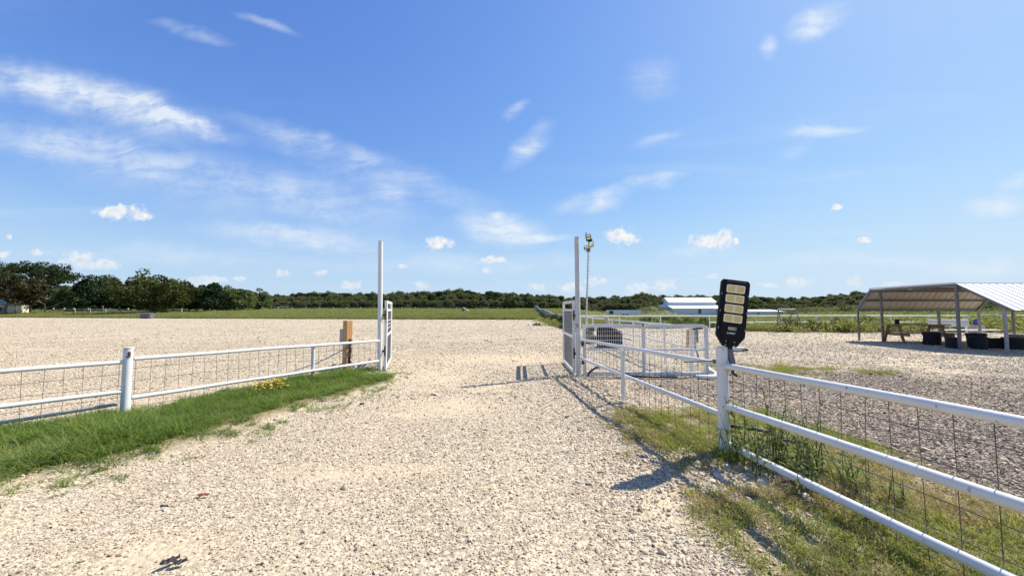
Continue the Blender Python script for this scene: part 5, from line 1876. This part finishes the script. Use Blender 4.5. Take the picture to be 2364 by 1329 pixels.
# coil spring lying on the gravel
CS = thing('coil_spring', 'grey coil spring lying on the gravel beside the lamp', 'spring', (7.5, 12.8, 0.05))
mb = MB(); mb.tube([(7.18 + 0.46 * i / 168, 12.85 - 0.03 * i / 168 + 0.075 * math.cos(i * 2 * math.pi / 12), 0.085 + 0.075 * math.sin(i * 2 * math.pi / 12)) for i in range(169)], 0.010, 5)
put('coil', mb, 'galv', CS, True)
mb = MB(); mb.tube([(7.62, 12.82, 0.085), (7.74, 12.81, 0.075), (7.80, 12.81, 0.07)], [0.055, 0.05, 0.015], 10); put('tip', mb, 'black_rubber', CS, True)

# heap of old branches and logs in front of the far fence
for i in range(9):
    x = 17.2 + 0.34 * i + random.uniform(-.2, .2)
    y = 27.6 + random.uniform(-.3, .3)
    z = 0.12 + random.uniform(0, 0.28)
    a = random.uniform(-0.5, 0.5); ln = random.uniform(0.6, 1.3)
    dx, dy, dz = ln * math.cos(a) / 2, ln * math.sin(a) / 2, random.uniform(-0.1, 0.12)
    t = MB(); t.tube([(x - dx, y - dy, z - dz), (x, y, z + 0.03), (x + dx, y + dy, z + dz)], random.uniform(0.06, 0.11), 8, True, 0.04)
    o = put('log', t, 'brush' if i % 3 else 'weathered', None, True)
    tag(o, 'old log in the low brush heap right of the lamp by the far fence', 'log', 'logs in the brush heap')

# A-shaped swing frame
SW = thing('swing_frame', 'thin A-shaped metal frame with a white top bar before the far fence', 'frame', (16.75, 23.6, 0))
mb = MB(); mb.bar((16.22, 23.55, 1.43), (17.24, 23.5, 1.42), 0.06); put('top_bar', mb, 'white_far', SW)
for a, b in (((16.24, 23.55, 1.42), (15.95, 23.3, 0)), ((16.24, 23.55, 1.42), (16.85, 24.1, 0)), ((17.22, 23.5, 1.41), (17.40, 23.0, 0)), ((17.22, 23.5, 1.41), (16.95, 24.3, 0))):
    mb = MB(); mb.tube([a, b], 0.026, 8); put('leg', mb, 'dark_steel', SW, True)

# ------------------------------------------------------------------ metal shelter
SHL = thing('metal_shelter', 'open steel shelter with white ribbed metal roof over a picnic table', 'shelter', (15.65, 15.0, 0))
XL, XR = 15.65, 21.05
PRO = [(12.10, 1.44), (13.52, 2.30), (16.78, 2.27), (17.45, 1.44)]      # (y, z) of the roof profile
for x, y, z1, w, m in ((15.62, 12.25, 1.44, 0.066, 'shelter_post'), (15.58, 13.5, 2.26, 0.070, 'grey_steel'), (16.02, 16.74, 2.24, 0.066, 'grey_steel'), (15.60, 17.42, 1.42, 0.058, 'grey_steel'),
                       (18.33, 16.6, 1.46, 0.070, 'shelter_post'), (21.0, 17.38, 1.42, 0.072, 'shelter_post'), (21.0, 12.25, 1.44, 0.066, 'shelter_post'), (21.0, 13.5, 2.26, 0.07, 'grey_steel'), (21.0, 16.2, 1.8, 0.066, 'grey_steel')):
    mb = MB(); mb.bar((x, y, -0.1), (x, y, z1), w); mb.box((x, y, 0.01), (w * 2.2, w * 2.2, 0.02)); put('post', mb, m, SHL)
for x in (XL, XR):
    for (y0, z0), (y1, z1) in zip(PRO[:-1], PRO[1:]):
        mb = MB(); mb.bar((x, y0, z0 - 0.05), (x, y1, z1 - 0.05), 0.06, 0.08); put('rafter', mb, 'grey_steel', SHL)
for y, z in ((12.2, 1.40), (13.52, 2.22), (15.1, 2.22), (16.78, 2.19), (17.12, 1.79), (17.42, 1.38), (12.8, 1.80)):
    mb = MB(); mb.bar((XL + 0.03, y, z), (XR - 0.03, y, z), 0.055, 0.07); put('purlin', mb, 'dark_steel', SHL)


def ribbed(parent, o, s, t, wid, ln, n, up, mat):
    """roof panels side by side along s; each has a raised rib at its edge; t runs down the slope"""
    o, s, t = Vector(o), Vector(s).normalized(), Vector(t).normalized()
    nrm = s.cross(t).normalized()
    if nrm.z < 0:
        nrm = -nrm
    pw = wid / n
    for i in range(n):
        prof = [(0, 0), (0.010, 0.020), (0.026, 0.020), (0.036, 0.0), (pw - 0.001, 0.0)]
        vs, fs = [], []
        for k, (a, b) in enumerate(prof):
            p = o + s * (i * pw + a) + nrm * b
            vs += [p, p + t * ln, p - nrm * 0.004, p + t * ln - nrm * 0.004]
        for k in range(len(prof) - 1):
            q = 4 * k
            fs += [(q, q + 1, q + 5, q + 4), (q + 2, q + 6, q + 7, q + 3), (q, q + 4, q + 6, q + 2), (q + 1, q + 3, q + 7, q + 5)]
        mb = MB(); mb.add(vs, fs)
        pn = put('roof_panel', mb, mat, parent)
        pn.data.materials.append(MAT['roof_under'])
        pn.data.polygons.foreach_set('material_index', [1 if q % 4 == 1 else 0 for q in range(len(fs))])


def down(a, b):
    d = Vector((0, b[0] - a[0], b[1] - a[1]))
    return d.normalized(), d.length


d, L_ = down(PRO[1], PRO[0])
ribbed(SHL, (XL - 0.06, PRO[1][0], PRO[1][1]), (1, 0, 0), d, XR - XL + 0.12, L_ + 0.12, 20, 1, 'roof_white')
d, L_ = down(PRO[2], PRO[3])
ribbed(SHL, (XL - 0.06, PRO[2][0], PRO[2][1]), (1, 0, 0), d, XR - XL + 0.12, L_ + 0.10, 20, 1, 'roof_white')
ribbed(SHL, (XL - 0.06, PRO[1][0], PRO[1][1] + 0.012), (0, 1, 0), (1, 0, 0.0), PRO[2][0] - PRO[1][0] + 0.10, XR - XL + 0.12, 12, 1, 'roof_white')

mb = MB(); mb.bar((XL - 0.065, PRO[1][0] - 0.02, PRO[1][1] + 0.030), (XL - 0.065, PRO[2][0] + 0.02, PRO[2][1] + 0.030), 0.02, 0.055)
put('ridge_flashing', mb, 'roof_white', SHL)

# picnic table
PT = thing('picnic_table', 'brown wooden picnic table under the metal shelter', 'picnic table', (16.8, 16.15, 0))
ta = R(-14)
tc, tsn = math.cos(ta), math.sin(ta)


def tp(a, b, z):
    return (16.78 + a * tc - b * tsn, 16.15 + a * tsn + b * tc, z)


RZ = Matrix.Rotation(ta, 3, 'Z')
for k in range(5):
    mb = MB(); mb.box(tp(0, -0.32 + k * 0.16, 0.76 + random.uniform(-.003, .003)), (1.95, 0.148, 0.04), RZ); put('top_plank', mb, 'picnic_wood', PT)
for sy in (-1, 1):
    for k in range(2):
        mb = MB(); mb.box(tp(0, sy * (0.62 + k * 0.15), 0.45), (1.95, 0.138, 0.04), RZ); put('seat_plank', mb, 'picnic_wood', PT)
for sx in (-0.72, 0.72):
    for sy in (-1, 1):
        mb = MB(); mb.bar(tp(sx, sy * 0.28, 0.735), tp(sx, sy * 0.60, 0.0), 0.09, 0.05); put('leg', mb, 'picnic_wood', PT)
    mb = MB(); mb.bar(tp(sx + 0.05, -0.80, 0.375), tp(sx + 0.05, 0.80, 0.375), 0.04, 0.13); put('cross_beam', mb, 'picnic_wood', PT)
    mb = MB(); mb.bar(tp(sx + 0.05, -0.36, 0.69), tp(sx + 0.05, 0.36, 0.69), 0.04, 0.09); put('cross_beam', mb, 'picnic_wood', PT)
bt = MB(); c = tp(-0.55, 0.05, 0.78)
bt.lathe([(0.07, 0.0), (0.075, 0.02), (0.072, 0.17), (0.05, 0.20), (0.03, 0.205)], c, 14)
o = put('canister', bt, 'black_plastic', None, True); tag(o, 'small black canister standing on the picnic table', 'canister')


def tub(label, x, y, r, h, lid=True, mat='black_tub', flare=0.9):
    t = thing('tub', label, 'tub', (x, y, 0), 'black tubs under the shelter')
    mb = MB(); mb.lathe([(r * flare, -0.01), (r * (flare + 0.03), 0.05), (r, h * 0.9), (r * 0.97, h)], (x, y, 0), 22, 0.02); put('body', mb, mat, t, True)
    if lid:
        mb = MB(); mb.lathe([(r * 1.05, h - 0.05), (r * 1.08, h - 0.03), (r * 1.08, h + 0.01), (r * 0.95, h + 0.03), (r * 0.2, h + 0.035)], (x, y, 0), 22); put('rim', mb, mat, t, True)
    return t


ST = thing('stump', 'dark charred tree stump in front of the picnic table', 'stump', (16.27, 15.1, 0))
mb = MB(); mb.lathe([(0.27, -0.02), (0.255, 0.08), (0.24, 0.3), (0.25, 0.48), (0.235, 0.51), (0.1, 0.515)], (16.45, 15.2, 0), 20, 0.10); put('bark_side', mb, 'char', ST)
mb = MB(); mb.lathe([(0.23, 0.512), (0.22, 0.522), (0.05, 0.525)], (16.45, 15.2, 0), 20, 0.05); put('cut_top', mb, 'bark', ST)
tub('short square-shouldered black tub between the stump and the middle shelter post', 15.92, 14.0, 0.20, 0.40, False, flare=0.98)
tub('tall black tub with a wide rim behind the middle shelter post', 17.0, 14.2, 0.25, 0.50, True, flare=0.86)
tub('black tub standing in front of the wide rimmed tub', 16.38, 13.62, 0.215, 0.42, True, flare=0.90)
TRG = thing('trough', 'long black feed trough lying under the metal shelter', 'trough', (17.5, 13.95, 0))
mb = MB()
mb.prism([(-0.22, 0.0), (0.22, 0.0), (0.30, 0.36), (0.26, 0.36), (0.19, 0.06), (-0.19, 0.06), (-0.26, 0.36), (-0.30, 0.36)], (16.95, 14.1, 0), (0.25, 0.97, 0), (0, 0, 1), (0.97, -0.25, 0), 1.5); put('body', mb, 'black_tub', TRG)
mb = MB(); mb.prism([(-0.22, 0.0), (0.22, 0.0), (0.29, 0.34), (-0.29, 0.34)], (16.93, 14.1, 0), (0.25, 0.97, 0), (0, 0, 1), (0.97, -0.25, 0), 0.03); mb.prism([(-0.22, 0.0), (0.22, 0.0), (0.29, 0.34), (-0.29, 0.34)], (18.36, 13.735, 0), (0.25, 0.97, 0), (0, 0, 1), (0.97, -0.25, 0), 0.03); put('end_wall', mb, 'black_tub', TRG)
TB2 = thing('tub', 'big black tub by the edge of the photo beside the pale topped log', 'tub', (17.75, 13.5, 0), 'black tubs under the shelter')
mb = MB(); mb.lathe([(0.30, -0.01), (0.31, 0.05), (0.33, 0.38), (0.32, 0.42)], (17.65, 13.6, 0), 22, 0.02); put('body', mb, 'black_tub', TB2, True)
LG_ = thing('log_round', 'sawn log round with pale top at the shelter edge', 'log', (18.3, 13.9, 0))
mb = MB(); mb.lathe([(0.27, -0.01), (0.26, 0.1), (0.25, 0.46), (0.245, 0.48)], (18.55, 14.2, 0), 20, 0.06); put('bark_side', mb, 'picnic_wood', LG_)
mb = MB(); mb.lathe([(0.245, 0.48), (0.235, 0.495), (0.05, 0.50)], (18.55, 14.2, 0), 20, 0.04); put('cut_top', mb, 'pvc', LG_)

BE = thing('bench', 'pale grey slatted bench at the back of the metal shelter', 'bench', (24.4, 21.0, 0))
for k in range(3):
    mb = MB(); mb.box((23.95, 21.25, 0.52 + k * 0.135), (2.25, 0.04, 0.12), Matrix.Rotation(R(8), 3, 'X')); put('back_slat', mb, 'galv', BE)
for k in range(3):
    mb = MB(); mb.box((24.45, 20.95 - k * 0.14, 0.30), (3.2, 0.12, 0.04)); put('seat_slat', mb, 'white_far', BE)
for x in (23.0, 25.0):
    mb = MB(); mb.bar((x, 21.3, 0.0), (x, 21.32, 0.86), 0.06); mb.bar((x, 20.6, 0.0), (x, 20.65, 0.29), 0.06); mb.bar((x, 20.6, 0.25), (x, 21.3, 0.25), 0.05); put('leg_frame', mb, 'white_far', BE)
o = put('jug', MB().lathe([(0.13, 0.0), (0.14, 0.03), (0.14, 0.24), (0.06, 0.32), (0.045, 0.36)], (26.9, 22.4, 0.50), 14), 'blue_plastic', None, True)
tag(o, 'small blue jug on the pale stand behind the shelter', 'jug')
o = put('stand', MB().box((26.9, 22.4, 0.24), (0.5, 0.4, 0.5)), 'weathered', None, bevel=0.02)
tag(o, 'weathered low stand under the blue jug behind the shelter', 'stand')

# ------------------------------------------------------------------ tall weeds at the corner post


def weed_plant(label, x, y, h, nst, seed):
    r = random.Random(seed)
    t = thing('weed_plant', label, 'weed', (x, y, 0.02), 'tall weeds round the corner post')
    st, lv, lf = MB(), [], []
    for s in range(nst):
        a = r.uniform(0, 6.283); ln = r.uniform(0.05, 0.35) * h
        hh = h * r.uniform(0.6, 1.05)
        b = Vector((x + r.gauss(0, .05), y + r.gauss(0, .05), 0))
        pts = [b + Vector((math.cos(a) * ln * q * q, math.sin(a) * ln * q * q, hh * q)) for q in (0, .33, .66, 1)]
        st.tube(pts, 0.005, 5, True, 0.0015)
        for k in range(int(13 * h / 0.5)):
            q = r.uniform(0.12, 1.0)
            i = min(2, int(q * 3)); p = pts[i].lerp(pts[i + 1], q * 3 - i)
            da = r.uniform(0, 6.283); L = r.uniform(0.06, 0.15) * (1.15 - 0.5 * q); w = L * r.uniform(0.07, 0.13)
            d = Vector((math.cos(da), math.sin(da), r.uniform(0.2, 1.0))).normalized(); side = d.cross(Vector((0, 0, 1))).normalized()
            m = p + d * L * 0.5; e = p + d * L + Vector((0, 0, -L * r.uniform(0.2, 0.8)))
            o = len(lv)
            lv += [p, m + side * w, e, m - side * w]
            lf += [(o, o + 1, o + 2, o + 3)]
    put('stems', st, 'stem', t, True)
    L_ = MB(); L_.add(lv, lf)
    put('leaves', L_, 'leaf_weed2', t)


MAT['leaf_weed2'] = leaf_mat('leaf_weed2', (0.085, 0.12, 0.034), (0.24, 0.29, 0.09), 0.45, yellow=(0.40, 0.41, 0.22))
for i, (x, y, h, n, lab) in enumerate(((2.10, 3.60, 0.62, 7, 'leafy weed climbing the camera side of the white corner post'), (2.28, 3.42, 0.50, 8, 'weed clump just past the corner post under the middle rail'), (2.42, 3.25, 0.46, 9, 'broad leafy weed pushing through the wire beneath the middle rail'),
                                       (2.05, 3.30, 0.38, 6, 'weed in the shade in front of the corner post'), (2.60, 3.05, 0.36, 7, 'pale bladed weed farther along the wire past the corner post'), (2.22, 3.05, 0.30, 7, 'dark weed under the bottom rail near the corner post'),
                                       (1.93, 3.55, 0.42, 5, 'thin weed on the road side of the corner post'), (2.36, 3.55, 0.68, 8, 'tallest weed rising above the middle rail past the corner post'), (2.55, 3.35, 0.55, 8, 'bushy weed on the yard side of the wire past the corner post'), (2.48, 2.86, 0.33, 7, 'short pale weed at the far end of the weed clump'), (2.16, 2.90, 0.34, 8, 'dark shaded weed in the stones under the bottom rail'), (2.66, 2.75, 0.26, 6, 'small weed alone in the dry grass behind the wire'), (2.30, 2.52, 0.24, 6, 'low weed under the bottom rail where the stones end'), (2.62, 3.6, 0.40, 6, 'weed at the edge of the brown yard gravel behind the corner post'), (2.30, 3.75, 0.45, 7, 'weed standing behind the corner post'))):
    weed_plant(lab, x, y, h, n, 100 + i)

# yellow wildflowers under the left fence
FW = thing('wildflowers', 'low patch of small yellow wildflowers in the verge under the left fence', 'flowers', (-3.9, 6.1, 0.1))
mb, st = MB(), MB()
for i in range(105):
    t = random.random()
    x, y = -4.08 + 0.42 * t + random.gauss(0, .09), 6.02 + 0.22 * t + random.gauss(0, .11)
    if i > 62:
        x, y = -3.74 + random.gauss(0, .11), 6.12 + random.gauss(0, .09)
    z = random.uniform(0.17, 0.32)
    r = random.uniform(0.011, 0.019)
    n = 6
    mb.add([(x, y, z + 0.004)] + [(x + r * math.cos(k * 6.283 / n), y + r * math.sin(k * 6.283 / n), z + random.uniform(-.006, .01)) for k in range(n)], [(0, k + 1, (k + 1) % n + 1) for k in range(n)])
    st.tube([(x, y, 0.05), (x + random.gauss(0, .01), y, z)], 0.0015, 3, False)
put('petals', mb, 'petal', FW); put('stems', st, 'stem', FW)

# ------------------------------------------------------------------ litter and bigger stones on the ground


def rag(name, label, cat, x, y, L, w, ang, mat, h=0.05):
    mb = MB()
    n = 6
    vs, fs = [], []
    d = Vector((math.cos(ang), math.sin(ang), 0)); s = Vector((-d.y, d.x, 0))
    for i in range(n + 1):
        t = i / n
        ww = w * (0.35 + 0.65 * math.sin(math.pi * min(1, t * 0.8 + 0.15))) * random.uniform(0.8, 1.15)
        for j in (-1, -0.3, 0.35, 1):
            p = Vector((x, y, 0.03)) + d * (L * (t - 0.5)) + s * (ww * j / 2)
            vs.append((p.x, p.y, p.z + h * (1 - abs(j)) * random.uniform(0.4, 1.1) + random.uniform(0, 0.012)))
    for i in range(n):
        for j in range(3):
            a = i * 4 + j
            fs.append((a, a + 4, a + 5, a + 1))
    mb.add(vs, fs)
    o = put(name, mb, mat, None)
    sd = o.modifiers.new('thick', 'SOLIDIFY'); sd.thickness = 0.006
    tag(o, label, cat)
    return o


rag('rubber_scrap', 'larger torn black rubber scrap on the gravel at the bottom of the photo', 'scrap', -1.86, 2.175, 0.085, 0.034, R(58), 'black_rubber', 0.03)
rag('rubber_scrap', 'smaller wedge shaped black scrap close beside the torn rubber', 'scrap', -1.80, 2.17, 0.058, 0.030, R(20), 'black_rubber', 0.02)
rag('rubber_scrap', 'little black scrap lying alone on the gravel above the torn rubber', 'scrap', -2.42, 2.76, 0.05, 0.02, R(5), 'black_rubber', 0.012)
rag('red_scrap', 'flat reddish scrap on the gravel left of the sandy patch', 'scrap', -2.28, 2.93, 0.075, 0.03, R(8), 'red_scrap', 0.015)
rag('red_scrap', 'red plastic strip in the grass under the near bottom rail', 'scrap', 2.12, 2.0, 0.16, 0.02, R(-50), 'red_scrap', 0.02)

rock_me = stone_meshes('rock', 'rock', 6, 2)
ROCKS = [(1.37, 7.75, .10), (1.52, 7.6, .08), (1.30, 7.3, .09), (1.45, 6.95, .10), (1.60, 6.6, .12), (1.50, 6.3, .09), (1.38, 6.7, .08), (1.72, 6.2, .09), (1.62, 5.75, .11), (1.52, 5.5, .09), (1.75, 5.6, .12), (1.92, 5.3, .10),
         (1.86, 3.42, .12), (1.70, 3.25, .09), (1.98, 3.12, .11), (1.62, 3.42, .08), (2.12, 2.86, .13), (1.90, 2.82, .08), (2.02, 2.62, .10), (1.55, 2.12, .11), (1.98, 2.25, .09), (1.80, 2.98, .07)]
for i, (x, y, s) in enumerate(ROCKS):
    o = bpy.data.objects.new('rock', rock_me[i % 6])
    COL.objects.link(o)
    o.location = (x, y, 0.015 + s * 0.2)
    o.rotation_euler = (random.gauss(0, .3), random.gauss(0, .3), random.uniform(0, 6.28))
    o.scale = (s, s * 0.9, s * 0.8)
    near = y < 4
    tag(o, 'pale limestone rock in the weeds by the corner post' if near else 'pale limestone rock along the fence foot near the gate pole', 'rock', 'rocks by the corner post' if near else 'rocks along the fence near the gate pole')
